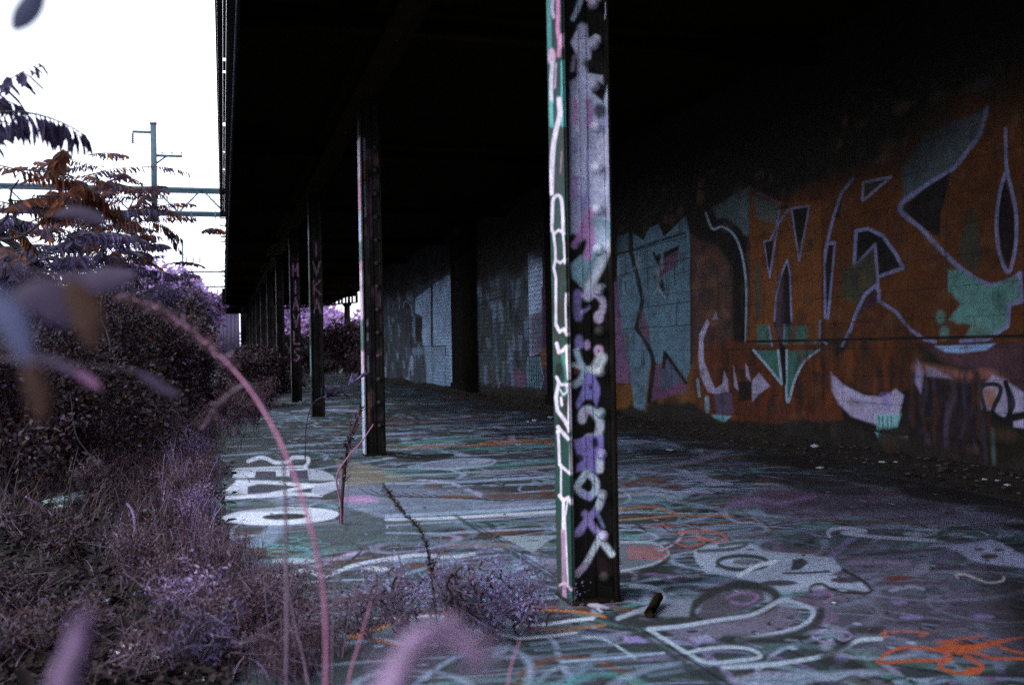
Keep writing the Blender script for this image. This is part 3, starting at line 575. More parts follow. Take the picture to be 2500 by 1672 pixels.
    s.stroke([(925,735),(932,840),(885,852),(878,935),(800,985),(700,992)], 10, OUT, .9, curve=False)
    for c in ((690,900),(740,880),(620,900),(635,960)): s.oval(c, 18, 26, (.12,.30,.28), .8, 10)
    s.poly([(298,570),(350,568),(410,600),(460,680),(475,715),(385,740),(380,640),(370,620),(295,700)], BK, .96, 4); s.stroke([(290,705),(298,570),(345,563),(400,590),(450,660),(477,712),(385,745)], 9, OUT, .95, curve=False)
    s.stroke([(292,708),(370,622),(382,780)], 8, OUT, .9, curve=False); s.poly([(330,670),(365,640),(372,760),(300,850),(240,830),(250,720)], (.05,.055,.035), .9, 10)
    s.poly([(325,395),(420,362),(330,450)], (.03,.035,.04), .9, 6); s.stroke([(322,455),(325,385),(430,365),(330,450)], 7, (.26,.28,.45), .85, curve=False)
    s.stroke([(285,370),(240,430),(205,540),(180,650),(180,900),(190,905),(205,720),(215,615),(190,620)], 8, OUT, .85, curve=False); s.poly([(195,625),(212,625),(200,760),(185,890),(180,700)], BK, .95, 4); s.poly([(245,440),(238,520),(215,520)], BK, .9, 4)
    s.poly([(-60,485),(118,475),(78,670),(50,540)], OR, .0); s.stroke([(160,915),(158,1000)], 6, OUT, .8); s.stroke([(130,1000),(160,990),(185,1003)], 6, OUT, .8); s.stroke([(272,950),(245,1010)], 7, OUT, .8)
    s.poly([(365,780),(385,830),(300,1000),(250,1010),(300,850)], (.04,.02,.03), .9, 12)
    s.stroke([(275,955),(300,880),(330,815),(372,780),(385,800),(385,840),(450,880),(500,945),(560,985),(600,995)], 9, OUT, .9, curve=False)
    s.poly([(385,840),(500,950),(540,1020),(560,1160),(400,1200),(300,1180),(200,1110),(250,1050),(300,900)], (.075,.024,.009), .95, 14)
    for k in range(40):
        x = 40+rnd.random()*480; y = 880+rnd.random()*260; s.stroke([(x,y),(x+rnd.gauss(0,6),y+40+rnd.random()*80)], rnd.uniform(6,18), rnd.choice([(.16,.045,.012),(.035,.015,.01),(.12,.033,.01),(.02,.01,.012)]), .6, 9)
    s.poly([(560,1010),(941,1000),(941,1180),(820,1120),(640,1080)], (.10,.045,.06), .85, 20)
    s.poly([(600,1012),(830,1002),(800,1025),(700,1038),(640,1034)], (.26,.42,.72), .95, 6)
    s.stroke([(530,1090),(560,1100),(640,1110),(720,1130),(800,1120),(860,1150)], 26, (.36,.15,.12), .7, 14)
    s.poly([(200,1110),(250,1160),(330,1200),(400,1205),(450,1175),(480,1200),(460,1290),(420,1330),(370,1310),(280,1280),(230,1230),(205,1180)], WL, .96, 7)
    s.poly([(390,1190),(420,1190),(430,1260),(400,1240)], (.24,.18,.5), .6, 10); s.poly([(370,1270),(470,1270),(455,1320),(380,1330)], (.22,.48,.56), .9, 8)
    s.poly([(370,1340),(440,1355),(495,1355),(490,1390),(440,1402),(400,1392)], (.22,.52,.56), .95, 5)
    for x in (385,400,418,432): s.stroke([(x,1280),(x+1,1390)], 4, (.06,.20,.14), .8, curve=False)
    s.poly([(560,1100),(640,1110),(660,1140),(720,1140),(760,1160),(770,1420),(560,1450),(500,1300)], (.025,.016,.024), .8, 70)
    for k in range(46):
        x = 490+rnd.random()*300; y = 1080+rnd.random()*260; s.stroke([(x,y),(x+rnd.gauss(0,10),y+60),(x+rnd.gauss(0,16),y+110+rnd.random()*80)], rnd.uniform(5,13), rnd.choice([BK, BK, (.05,.035,.06), (.07,.05,.09), (.06,.022,.012)]), rnd.uniform(.4,.9), 8)
    s.poly([(565,1090),(600,1095),(665,1135),(600,1130),(570,1125)], WL, .6, 9); s.poly([(530,1060),(555,1110),(545,1190),(525,1150)], (.38,.32,.58), .7, 10)
    s.poly([(820,1120),(870,1140),(941,1190),(941,1260),(880,1270),(870,1290),(825,1260),(780,1250),(770,1180)], WL, .9, 8); s.poly([(790,1180),(830,1170),(835,1220),(800,1250)], (.40,.18,.10), .85, 9); s.poly([(900,1300),(941,1290),(941,1325),(900,1320)], WL, .9, 6)
    s.stroke([(790,1250),(775,1190),(790,1160),(840,1160),(850,1190),(820,1260),(850,1290),(880,1280),(885,1220),(870,1150)], 11, BK, .95); s.stroke([(870,1150),(900,1230),(880,1290),(941,1270)], 10, BK, .9); s.stroke([(900,1330),(870,1300)], 9, BK, .8)
    s.poly([(30,1300),(75,1305),(70,1350),(45,1345)], (.05,.20,.16), .8, 8)
    s.stroke([(820,1330),(825,1450),(830,1500)], 9, (.10,.16,.15), .6, 9)
    # the wall beyond the frame at the right, the seam at eye height and the darker foot
    s.frame = (0, 0, 1)
    for k in range(40):
        y = rnd.uniform(-10, 4); s.oval((y, rnd.uniform(.4, 2.4)), rnd.uniform(.2, .8), rnd.uniform(.2, .6), rnd.choice([OR, ORD, BK, TL, (.2,.1,.2)]), .7, .1, space='st')
    s.stroke([(-12, .905),(WY(1822), .915)], .022, (.008,.008,.008), 1, .01, 'st', curve=False)
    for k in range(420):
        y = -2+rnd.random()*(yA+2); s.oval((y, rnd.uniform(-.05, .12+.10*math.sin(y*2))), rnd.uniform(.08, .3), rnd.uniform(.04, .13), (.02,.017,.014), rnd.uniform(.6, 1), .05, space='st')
    # shade painted over the top of the wall, where the light falls off
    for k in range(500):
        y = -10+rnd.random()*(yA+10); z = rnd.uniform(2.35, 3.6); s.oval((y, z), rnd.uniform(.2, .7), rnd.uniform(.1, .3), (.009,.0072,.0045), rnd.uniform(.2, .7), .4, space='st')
    for k in range(900):
        y = 4+rnd.random()*(yA-4); s.oval((y, rnd.uniform(.1, 2.7)), rnd.uniform(.01, .10), rnd.uniform(.01, .07), rnd.choice([BK, (.05,.03,.02), (.03,.03,.035), (.16,.09,.05)]), rnd.uniform(.08, .4), .05, space='st')
    for k in range(160):
        y = -2+rnd.random()*(yA+2); z = rnd.uniform(.1, 2.3); L = rnd.uniform(.1, .6); s.stroke([(y, z),(y+.01, z-L)], rnd.uniform(.01, .03), rnd.choice([BK,(.06,.04,.03)]), rnd.uniform(.15, .45), .02, 'st', curve=False)
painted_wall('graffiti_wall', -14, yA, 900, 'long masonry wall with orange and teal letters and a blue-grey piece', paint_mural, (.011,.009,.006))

def paint_mid(s):
    rnd = random.Random(5); s.frame = (900, 500, 2.8)
    s.poly([(740,420),(900,380),(1085,320),(1085,1290),(760,1290)], (.075,.085,.09), .95, 10)
    for k in range(90):
        x = 750+rnd.random()*330; y = 420+rnd.random()*700; s.stroke([(x,y),(x+rnd.gauss(0,6),y+30+rnd.random()*120)], rnd.uniform(6,26), rnd.choice([(.24,.30,.36),(.015,.016,.018),(.16,.22,.28),(.10,.11,.07),(.26,.28,.40),(.03,.03,.03)]), .6, 9)
    s.stroke([(750,690),(850,650),(930,620)], 8, BLACK, .9); s.stroke([(850,815),(960,800),(1060,790)], 5, BLACK, .7); s.stroke([(1088,620),(1090,1000)], 7, (.3,.34,.4), .6)
    s.poly([(1088,330),(1185,285),(1195,1000),(1100,1040)], (.66,.74,.92), .97, 5)
    s.poly([(1100,760),(1195,720),(1200,1000),(1105,1040)], (.16,.10,.16), .85, 30)
    s.poly([(1180,560),(1260,560),(1270,1250),(1190,1250)], (.085,.02,.075), .9, 12); s.poly([(1180,980),(1260,960),(1270,1100),(1170,1120)], (.30,.09,.03), .8, 30); s.poly([(1010,1110),(1080,1160),(1060,1270),(980,1200)], (.24,.09,.16), .8, 16); s.poly([(965,1000),(985,1060),(1000,1280),(975,1240)], (.26,.30,.44), .5, 8)
    for k in range(8): s.stroke([(1092+12*k,1040),(1094+12*k,1130),(1092+12*k,1290)], 4, (.28,.50,.56), .9, 3, curve=False)
    s.stroke([(1088,1040),(1082,1130),(1086,1200),(1082,1280),(1110,1300),(1170,1290),(1195,1180),(1180,1120),(1165,1040)], 4, (.28,.50,.56), .9, 3, curve=False)
    s.poly([(795,1120),(810,1120),(825,1200),(800,1240)], (.22,.15,.26), .7, 9); s.poly([(880,1200),(905,1210),(900,1310),(870,1290)], (.24,.16,.28), .7, 9)
    s.C *= np.array([.84, 1.0, 1.18])
    s.frame = (0, 0, 1)
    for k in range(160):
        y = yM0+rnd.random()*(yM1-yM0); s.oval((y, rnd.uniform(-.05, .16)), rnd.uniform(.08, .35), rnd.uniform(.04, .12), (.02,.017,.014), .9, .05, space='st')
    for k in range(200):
        y = yM0+rnd.random()*(yM1-yM0); s.oval((y, rnd.uniform(2.3, 3.6)), rnd.uniform(.3, .8), rnd.uniform(.1, .3), (.009,.0072,.0045), rnd.uniform(.3, .8), .2, space='st')  # dark ovals paint shade across the upper part of this bay
yM0, yM1 = WY(1352), WY(1166)
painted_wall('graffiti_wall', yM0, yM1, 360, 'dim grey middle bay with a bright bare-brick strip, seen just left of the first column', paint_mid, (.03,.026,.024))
yF0, yF1 = WY(1116), 33.5
def paint_far(s):
    rnd = random.Random(6); s.frame = (900, 500, 2.8)
    s.poly([(80,640),(250,560),(420,520),(600,420),(615,1260),(100,1240)], (.06,.07,.08), .95, 10)
    for k in range(120):
        x = 90+rnd.random()*300; y = 600+rnd.random()*600; s.stroke([(x,y),(x+rnd.gauss(0,4),y+20+rnd.random()*90)], rnd.uniform(4,16), rnd.choice([(.34,.38,.48),(.015,.015,.016),(.16,.22,.26),(.03,.03,.03),(.10,.08,.12)]), .6, 6)
    s.poly([(320,640),(425,560),(425,960),(370,960),(368,760),(315,740)], (.42,.52,.68), .97, 5); s.poly([(440,550),(520,490),(605,470),(618,900),(600,1230),(530,1100),(440,1000)], (.42,.52,.68), .97, 5)
    s.poly([(380,960),(530,960),(600,1100),(600,1270),(500,1250),(400,1230)], (.30,.40,.52), .9, 14); s.stroke([(430,540),(432,960)], 10, BLACK, 1, 4, curve=False)
    s.poly([(430,972),(515,968),(515,1025),(430,1028)], (.30,.36,.44), .95, 4); s.poly([(300,980),(372,975),(372,1025),(300,1025)], (.20,.24,.30), .9, 4); s.stroke([(430,970),(525,965),(525,1030)], 7, BLACK, .9, curve=False)
    s.poly([(322,770),(362,768),(360,935),(322,930)], BLACK, 1, 4)
    for x in (440,470,520,560,590): s.stroke([(x,1080),(x+rnd.gauss(0,12),1180),(x+rnd.gauss(0,16),1260)], 9, rnd.choice([(.4,.46,.62),BLACK,(.14,.3,.34),BLACK]), .8, 5)
    s.stroke([(235,700),(250,660),(290,690),(300,760)], 8, (.3,.33,.42), .7); s.poly([(250,560),(300,590),(300,660),(262,650)], (.3,.4,.46), .7, 6)
    s.stroke([(540,760),(600,820),(610,980)], 5, (.2,.22,.3), .7)
    s.C *= np.array([.84, 1.0, 1.18])
    s.frame = (0, 0, 1)
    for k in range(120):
        y = yF0+rnd.random()*(yF1-yF0); s.oval((y, rnd.uniform(2.5, 3.6)), rnd.uniform(.3, .8), rnd.uniform(.1, .3), (.009,.0072,.0045), rnd.uniform(.3, .8), .2, space='st')  # canopy shade painted into the top of the far bay
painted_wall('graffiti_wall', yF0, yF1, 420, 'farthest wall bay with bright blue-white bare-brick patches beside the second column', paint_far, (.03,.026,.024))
# black piers that stand between the bays
for (a, b, lab) in ((yA, yM0, 'soot black brick pier behind the first column, between mural and grey bay'), (yM1, yF0, 'soot black brick pier between the grey middle bay and the farthest bay')):
    mb = MB().box((XW-.12, a+.005, -.02), (XW+.36, b-.005, WALL_TOP)); mb.box((XW-.16, a-.0, -.02), (XW+.30, b, .18)); mb.box((XW-.15, a+.0, 3.0), (XW+.33, b, 3.16))
    tag(mb.build('brick_pier', M['blackwall']), lab, 'pier', 'brick piers of the graffitied wall')

# ------------------------------------------------------------------ canopy
def canopy():
    root = empty('dock_canopy', (2.4, 20, 3.0)); off = Matrix.Translation(-Vector((2.4, 20, 3.0)))
    tag(root, 'huge sooty black steel canopy over the loading dock', 'canopy')
    def fin(o): o.matrix_parent_inverse = off; return o
    Y0, Y1 = -14, 54.0
    b = MB()                                                   # corrugated deck
    xs = np.arange(Y0, Y1, .18); P, st, Fa = grid(np.array([.088, 1.5, 3.2, 5.6]), xs, lambda X, Y: np.stack([X, Y, 3.42+.02*np.cos(Y/.18*math.pi)], 1)); b.add(P, Fa)
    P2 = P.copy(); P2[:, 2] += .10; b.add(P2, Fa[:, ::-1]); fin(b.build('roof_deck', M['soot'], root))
    # fascia girder on the track side: thin web, perforated soffit plate that lets points of sky through
    zb, zt = 2.93, 3.62; xe, xg0, xg1 = -.014, .030, .050
    def row_y(py): d = ray(538, py); return (zb-CAM[2])/d[2]*d[1]
    Yr0, Yr1 = row_y(528), row_y(705)
    fin(MB().box((xe, Y0, zb), (xe+.010, Y1, zb+.09)).box((xe, Y0, zb+.09), (xe+.010, Yr0, zt)).box((xe, Yr1, zb+.09), (xe+.010, Y1, zt)).build('fascia_web', M['rust'], root))
    g = MB(); t = .008; g.box((xe+.011, Y0, zb), (xg0, Yr0, zb+t)); hy = sorted((row_y(p), h) for p, h in ((147, .05), (177, .045), (305, .085), (372, .05), (415, .06)))
    y = Y0
    for hc, hh in hy: g.box((xg0+.001, y, zb), (xg1, hc-hh, zb+t)); y = hc+hh
    g.box((xg0+.001, y, zb), (xg1, Yr0, zb+t)); g.box((xg1+.001, Y0, zb), (.13, Yr0, zb+t))
    rr = random.Random(4); y = Yr0
    while y < Yr1:                                             # the rotted stretch
        d_ = rr.uniform(.15, .5); k = rr.random()
        if k < .16: g.box((xe+.011, y, zb+.002), (.085, y+d_*.5, zb+t))
        g.box((.052+rr.uniform(.0, .032), y, zb), (.13, y+d_-.004, zb+t)); y += d_
    g.box((xe+.011, Yr1, zb), (.13, Y1, zb+t))
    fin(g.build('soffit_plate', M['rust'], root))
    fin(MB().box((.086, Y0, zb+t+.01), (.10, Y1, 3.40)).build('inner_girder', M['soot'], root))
    n_ = 18; cy = np.linspace(Y0, Y1, n_); fin(MB().tube(np.stack([.108+.002*np.sin(cy), cy, zb-.016+.004*np.cos(cy*.7)], 1), .006, 6).build('conduit', M['pipe'], root))
    c = MB().box((1.10, Y0, 3.06), (1.30, Y1, 3.12)).box((1.19, Y0, 3.12), (1.21, Y1, 3.34)).box((1.10, Y0, 3.34), (1.30, Y1, 3.39)); fin(c.build('column_girder', M['soot'], root))
    y = -12.0
    while y < Y1:
        fin(MB().box((.08, y-.06, 3.20), (4.78, y+.06, 3.23)).box((.08, y-.008, 3.23), (4.78, y+.008, 3.37)).build('crossbeam', M['soot'], root)); y += 4.8
    # oblique far end: beam with a perforated web
    A = np.array([.0, 54, 0]); B0 = np.array([.9, 54, 0]); C1 = np.array([5.6, 43.5, 0])
    e = MB(); e.box((0, 53.9, 2.94), (.95, 54.05, 3.5))
    L = np.linalg.norm(C1-B0); d = (C1-B0)/L; nseg = 60
    for z0, h in ((2.96, .07), (3.40, .2)): e.bar(B0+[0, 0, z0+h/2], C1+[0, 0, z0+h/2], .08, h)
    rr = random.Random(9); t = 0
    while t < L:
        w = rr.uniform(.08, .2); e.bar(B0+d*t+[0, 0, 3.2], B0+d*(t+w)+[0, 0, 3.2], .05, .44); t += w+rr.choice([.14, .2, .24])
    e.bar(B0+[0, 0, 3.33], C1+[0, 0, 3.33], .045, .13)
    fin(e.build('end_beam', M['rust'], root))
    # roof sheet beyond the wall's end down to a valance, keeps the far sky out
    return root
canopy()

# ------------------------------------------------------------------ columns
def stroke_letter(s, ch, cx, cz, w, h, sw, col, a=.9):
    G = {'A': [[(0,0),(.5,1),(1,0)],[(.2,.4),(.8,.4)]], 'K': [[(0,0),(0,1)],[(1,1),(0,.5),(1,0)]], 'V': [[(0,1),(.5,0),(1,1)]], 'I': [[(.5,0),(.5,1)]],
         'M': [[(0,0),(0,1),(.5,.4),(1,1),(1,0)]], 'S': [[(1,.9),(.5,1),(0,.75),(1,.3),(.5,0),(0,.1)]], 'L': [[(0,1),(0,0),(1,0)]], 'O': [[(0,.5),(.3,1),(.8,1),(1,.5),(.7,0),(.3,0),(0,.5)]],
         'E': [[(1,1),(0,1),(0,0),(1,0)],[(0,.5),(.8,.5)]], 'X': [[(0,0),(1,1)],[(0,1),(1,0)]], 'W': [[(0,1),(.25,0),(.5,.7),(.75,0),(1,1)]], 'N': [[(0,0),(0,1),(1,0),(1,1)]]}
    for st in G[ch]: s.stroke([(cx-w/2+p[0]*w, cz-h/2+p[1]*h) for p in st], sw, col, a, sw*.5, 'st', curve=False)
CW, CD, CH = .178, .165, 3.06
def column(X, Y, label, paintF, paintW, res, rivets=None):
    """built-up H column; X, Y its near left corner"""
    root = empty('steel_column', (X+CW/2, Y+CD/2, 0)); tag(root, label, 'column', 'riveted steel columns along the dock')
    off = Matrix.Translation(-Vector((X+CW/2, Y+CD/2, 0)))
    def fin(o): o.matrix_parent_inverse = off; return o
    T = .011
    # left flange: outer face painted
    zs = np.arange(0, CH, res); ys = np.linspace(Y, Y+CD, max(6, int(CD/res)))
    P, st, Fa = grid(ys, zs, lambda a, b: np.stack([X+0*a, a, b], 1)); s = Surf(P, st, (.03,.10,.085)); paintF(s)
    n0 = len(P); P = np.vstack([P, P+[T, 0, 0]]); C = np.vstack([s.C, s.C*0+np.array([.02,.018,.016])])
    ny, nz = len(ys), len(zs); rim = []
    for j in range(nz-1): rim.append((j, j+1, n0+j+1, n0+j)); k = (ny-1)*nz; rim.append((k+j+1, k+j, n0+k+j, n0+k+j+1))
    Fall = np.vstack([Fa[:, ::-1], Fa+n0, np.array(rim)])
    fin(link('flange', mesh_np('flange', P, Fall, C), M['steelpaint'], root))
    # web, facing the camera, set back a little, plus the angle irons
    wy = Y+CD*.30
    xs = np.linspace(X+T+.001, X+CW-T-.001, max(6, int(CW/res)))
    P, st, Fa = grid(xs, zs, lambda a, b: np.stack([a, wy+0*a, b], 1)); s = Surf(P, st, (.010,.009,.008)); paintW(s)
    fin(link('web', mesh_np('web', P, Fa, s.C), M['steelpaint'], root))
    fin(MB().box((X+T, wy+.003, 0), (X+CW-T, wy+.012, CH)).build('web_plate', M['rust'], root))
    # right flange and its paint on the inner side
    ys2 = np.linspace(Y, wy-.001, 10); P, st, Fa = grid(ys2, zs, lambda a, b: np.stack([X+CW-T+0*a, a, b], 1)); s = Surf(P, st, (.010,.009,.008)); paintW(s)
    P = np.vstack([P]); fin(link('flange_inside', mesh_np('flange_inside', P, Fa[:, ::-1], s.C), M['steelpaint'], root))
    fin(MB().box((X+CW-T+.001, Y, 0), (X+CW, Y+CD, CH)).build('flange', M['rust'], root))
    # angle legs riveted to the web at both sides
    for side in (0, 1):
        xa = X+T+.002 if side == 0 else X+CW-T-.062; xb = xa+.060
        xs3 = np.linspace(xa, xb, max(5, int(.06/res))); P, st, Fa = grid(xs3, zs, lambda a, b: np.stack([a, wy-.009+0*a, b], 1)); s = Surf(P, st, (.010,.009,.008)); paintW(s)
        n0 = len(P); nz = len(zs); P = np.vstack([P, P[:nz]+[0, .008, 0], P[-nz:]+[0, .008, 0]]); C = np.vstack([s.C, s.C[:nz]*.9, s.C[-nz:]*.9])
        e = [(j, n0+j, n0+j+1, j+1) for j in range(nz-1)] + [(n0-nz+j+1, n0+nz+j+1, n0+nz+j, n0-nz+j) for j in range(nz-1)]
        fin(link('angle_iron', mesh_np('angle_iron', P, np.vstack([Fa, np.array(e)]), C), M['steelpaint'], root))
    if rivets is not None:
        prof = [(.0205, 0), (.0202, .010), (.0170, .019), (.009, .025), (.0005, .027)]
        for z in rivets:
            V, Fa = lathe(prof, (0, 0, 0), 14); xr = X+CW-T-.034
            V2 = np.stack([V[:, 0]+xr, wy-.0092-V[:, 2], V[:, 1]+z], 1)
            s = Surf(V2, (V2[:, 0], V2[:, 2]), (.010,.009,.008)); paintW(s); C = np.minimum(s.C*.5+s.C.mean(0)*.7+.03, .95)  # rivet colour lightened above its surroundings as a painted highlight
            fin(link('rivet', mesh_np('rivet', V2, Fa, C, smooth=True), M['steelpaint'], root))
    fin(MB().box((X-.006, Y-.008, .0), (X+CW+.006, Y+CD+.006, .010)).build('base_plate', M['rust'], root))
    return root

c1 = on_floor(1398, 1478); COLX = c1[0]
def c1F(s):                                                    # narrow green side with white outlined letters
    s.sm = 1.5; G=(.012,.05,.042); WH=(.72,.66,.80); PK=(.72,.30,.55); TG=(.12,.42,.42)
    s.frame = (1250, 0, 2.8); s.poly([(200,-200),(450,-200),(450,1600),(200,1600)], (.014,.055,.05), 1, 2)
    s.stroke([(250,-60),(255,200),(258,420)], 26, TG, .8, 9); s.stroke([(285,-60),(275,60),(285,120)], 20, (.7,.6,.8), .9); s.stroke([(312,-60),(315,80),(312,200),(325,300),(320,380)], 24, PK, .95, 8)
    s.oval((345,280), 24, 50, (.85,.5,.75), .9, 8); s.oval((272,390), 26, 60, (.85,.55,.75), .9, 8); s.stroke([(275,430),(268,560),(268,700)], 24, (.75,.82,.95), .95, 6); s.stroke([(300,440),(292,600)], 14, (.7,.45,.65), .8)
    s.stroke([(345,430),(348,600),(345,740),(350,860)], 26, (.12,.50,.50), .9, 6); s.stroke([(265,700),(270,860)], 24, (.14,.52,.50), .9); s.stroke([(320,680),(328,780),(305,880),(285,980),(272,1150),(268,1320)], 30, (.80,.74,.92), .97, 8)
    s.stroke([(335,880),(338,1000),(330,1140),(320,1300)], 26, (.05,.05,.045), .9, 10); s.stroke([(340,1040),(330,1180)], 10, (.4,.22,.3), .7)
    s.stroke([(272,1600),(278,1400),(290,1350),(318,1338),(338,1370),(346,1470),(350,1600)], 20, WH, 1, 5)
    s.stroke([(312,1430),(318,1600)], 20, (.02,.06,.05), 1, 5)
    s.frame = (1250, 560, 2.8); s.poly([(240,-20),(430,-20),(440,1600),(240,1600)], (.035,.15,.13), .0, 2)
    def W(p, w=16, c=WH, cu=False): s.stroke(p, w*.92, c, 1, 5, curve=cu)
    s.poly([(255,20),(400,20),(420,1600),(275,1600)], (.012,.055,.045), 1, 4)
    [s.oval((280+rnd_.random()*120, rnd_.random()*1600), 10+rnd_.random()*22, 20+rnd_.random()*70, rnd_.choice([(.008,.02,.016),(.02,.09,.07),(.05,.03,.02),(.01,.012,.01)]), .7, 20) for rnd_ in [random.Random(2)] for k in range(46)]
    s.stroke([(325,60),(330,180)], 20, (.02,.05,.045), 1, 6); s.stroke([(335,300),(345,450),(340,640)], 26, (.03,.035,.025), .8, 12); s.oval((320,960), 24, 50, BLACK, .9, 8); s.stroke([(360,1130),(370,1000),(345,850)], 20, (.06,.28,.22), .7, 9)
    W([(270,-20),(285,40),(295,120),(298,210),(330,230),(360,205)]); W([(285,30),(320,5),(355,30)]); W([(345,5),(355,100),(360,230)], 13); W([(298,210),(285,260),(300,330),(300,640),(318,690)], 17); W([(368,440),(365,560),(372,690)], 12)
    W([(300,655),(325,700),(355,680),(375,720)], 20); W([(305,780),(320,840),(350,825),(372,800)], 24); W([(372,800),(374,900),(385,1020)], 17); W([(305,1010),(330,1060),(400,1060)], 20); W([(318,1050),(300,1150),(312,1240),(350,1290),(385,1350)], 24); W([(325,1090),(350,1130),(378,1110),(368,1060)], 9); W([(335,1150),(340,1200)], 16); W([(392,1070),(388,1250),(385,1380)], 15)
    W([(315,1350),(335,1380),(385,1425)], 26); W([(312,1380),(312,1600)], 20); W([(350,1400),(350,1600)], 8); W([(392,1400),(400,1600)], 14); s.stroke([(372,1450),(378,1580)], 18, (.03,.09,.05), .9, 8)
    s.frame = (1250, 1050, 2.8)
    s.poly([(290,20),(420,20),(435,1250),(300,1250)], (.012,.055,.045), 1, 4)
    W([(315,0),(322,150),(325,235),(395,295)], 18); W([(350,20),(385,60)], 24); W([(402,20),(400,300)], 15); W([(335,230),(335,470)], 10); W([(325,445),(350,480),(385,460),(405,500)], 22); W([(352,470),(350,690)], 20); W([(380,480),(362,600),(375,900),(382,1050)], 10)
    s.poly([(335,680),(365,680),(372,1150),(345,1150)], (.40,.24,.38), .95, 5); W([(322,1060),(360,1040),(405,1090)], 16, (.6,.4,.6)); s.oval((340,1170), 30, 26, (.62,.46,.66), .95, 6); s.stroke([(305,600),(312,1100)], 16, (.05,.03,.02), .8, 8)
    s.frame = (0, 0, 1)
def c1W(s):                                                    # the riveted face
    s.sm = 1.35; s.wm = 1.3; L=(.62,.64,.88); LW=(.88,.90,.98); PK=(.55,.28,.60); VI=(.30,.26,.60); BL=(.58,.68,.88)
    s.frame = (1250, 0, 2.8)
    s.poly([(425,880),(470,600),(560,640),(620,700),(660,560),(740,560),(740,1600),(430,1600),(490,1440),(430,1380),(410,1300),(430,1150),(415,1000)], BL, .97, 12)
    s.poly([(400,560),(470,520),(520,700),(720,760),(740,1600),(400,1600)], (.46,.48,.72), .9, 20)
    s.poly([(455,180),(510,170),(520,270),(570,235),(600,250),(600,300),(545,340),(540,400),(515,430),(515,500),(620,520),(630,620),(560,600),(540,640),(560,780),(600,850),(430,900),(415,760),(420,680),(450,640),(450,400),(400,290)], L, .97, 10)
    s.stroke([(480,190),(482,400),(480,650),(485,900),(490,1200)], 46, (.60,.62,.86), .8, 18); s.stroke([(640,900),(645,1200),(650,1560)], 10, LW, .5, 8); s.stroke([(600,900),(590,1300),(600,1560)], 50, LW, .4, 40)  # soft white strokes paint a glow of light along the rivet row
    s.oval((578,340), 42, 42, (.014,.013,.012), .95, 16); s.stroke([(520,440),(560,450),(620,470)], 50, (.02,.02,.02), .8, 20); s.oval((595,610), 46, 46, (.016,.016,.016), .95, 18); s.oval((600,760), 40, 50, (.03,.03,.035), .8, 20); s.oval((540,110), 90, 50, BLACK, .9, 20)
    s.stroke([(480,-40),(450,60),(418,130)], 26, (.40,.50,.68), .95); s.stroke([(520,-10),(560,10),(600,-20)], 30, (.6,.5,.7), .9, 12); s.stroke([(425,390),(412,480)], 22, (.34,.28,.42), .9, 10); s.stroke([(522,700),(535,780),(525,860)], 32, PK, .9, 12); s.stroke([(430,690),(432,850)], 28, PK, .85, 12)
    s.stroke([(430,960),(425,1040)], 26, VI, .6, 14); s.stroke([(432,1220),(430,1360)], 36, (.36,.26,.58), .9, 14); s.stroke([(500,1340),(500,1440)], 40, (.42,.36,.76), .8, 18); s.stroke([(530,1460),(490,1600)], 60, (.60,.34,.66), .9, 20); s.stroke([(580,1520),(570,1600)], 40, (.16,.34,.44), .7, 20)
    s.stroke([(516,880),(514,1350)], 6, (.08,.08,.14), .8, 5, curve=False)
    s.stroke([(640,20),(640,70),(634,130)], 6, L, .9, 4); s.stroke([(640,20),(652,60),(664,20),(666,105)], 5, L, .9, 4, curve=False)
    s.frame = (1250, 560, 2.8)
    s.poly([(540,-60),(700,-60),(690,30),(640,180),(600,300),(560,400),(500,420),(410,330),(400,240),(450,190),(520,150),(540,60)], (.26,.44,.54), .95, 12)
    s.stroke([(600,60),(640,120),(600,250),(560,330),(525,400),(520,460)], 44, (.74,.80,.95), .95, 22); s.stroke([(600,10),(600,100)], 70, (.62,.70,.88), .7, 30); s.stroke([(485,-20),(460,60),(430,110)], 40, (.48,.26,.58), .9, 14); s.stroke([(530,-20),(540,90),(510,190)], 46, (.55,.30,.60), .9, 16); s.stroke([(470,110),(460,140)], 40, BLACK, .7, 14)
    s.stroke([(490,450),(540,440),(590,450),(622,500),(615,560)], 34, (.66,.58,.86), .97, 12); s.oval((592,600), 34, 44, (.75,.64,.90), .97, 12); s.stroke([(450,440),(445,520),(455,600)], 44, (.24,.20,.46), .9, 16); s.stroke([(475,570),(525,530)], 22, (.40,.36,.74), .9, 9); s.oval((600,390), 32, 14, (.30,.40,.48), .8, 6, w=10); s.oval((500,520), 30, 26, BLACK, .8, 10); s.oval((570,520), 24, 24, BLACK, .8, 10)
    s.oval((458,770), 30, 50, (.28,.24,.56), .95, 14); s.oval((512,790), 24, 34, (.55,.42,.72), .95, 12); s.oval((592,830), 32, 40, (.70,.52,.76), .95, 12); s.oval((594,832), 10, 12, (.12,.06,.12), .8, 6); s.stroke([(440,830),(462,900),(480,930)], 30, (.50,.66,.80), .95, 12); s.stroke([(425,925),(490,950),(560,960)], 26, (.62,.68,.84), .95, 10); s.stroke([(610,880),(580,940),(560,960)], 56, (.78,.86,.95), .97, 20)
    s.stroke([(500,960),(470,1030),(430,1060)], 36, (.44,.58,.72), .9, 14); s.poly([(490,980),(560,990),(600,1080),(600,1120),(580,1210),(545,1160),(500,1160),(450,1230),(435,1190),(480,1090)], (.32,.28,.72), .97, 12); s.oval((540,1080), 12, 16, BLACK, .8, 8); s.oval((440,970), 18, 22, (.2,.05,.08), .8, 8)
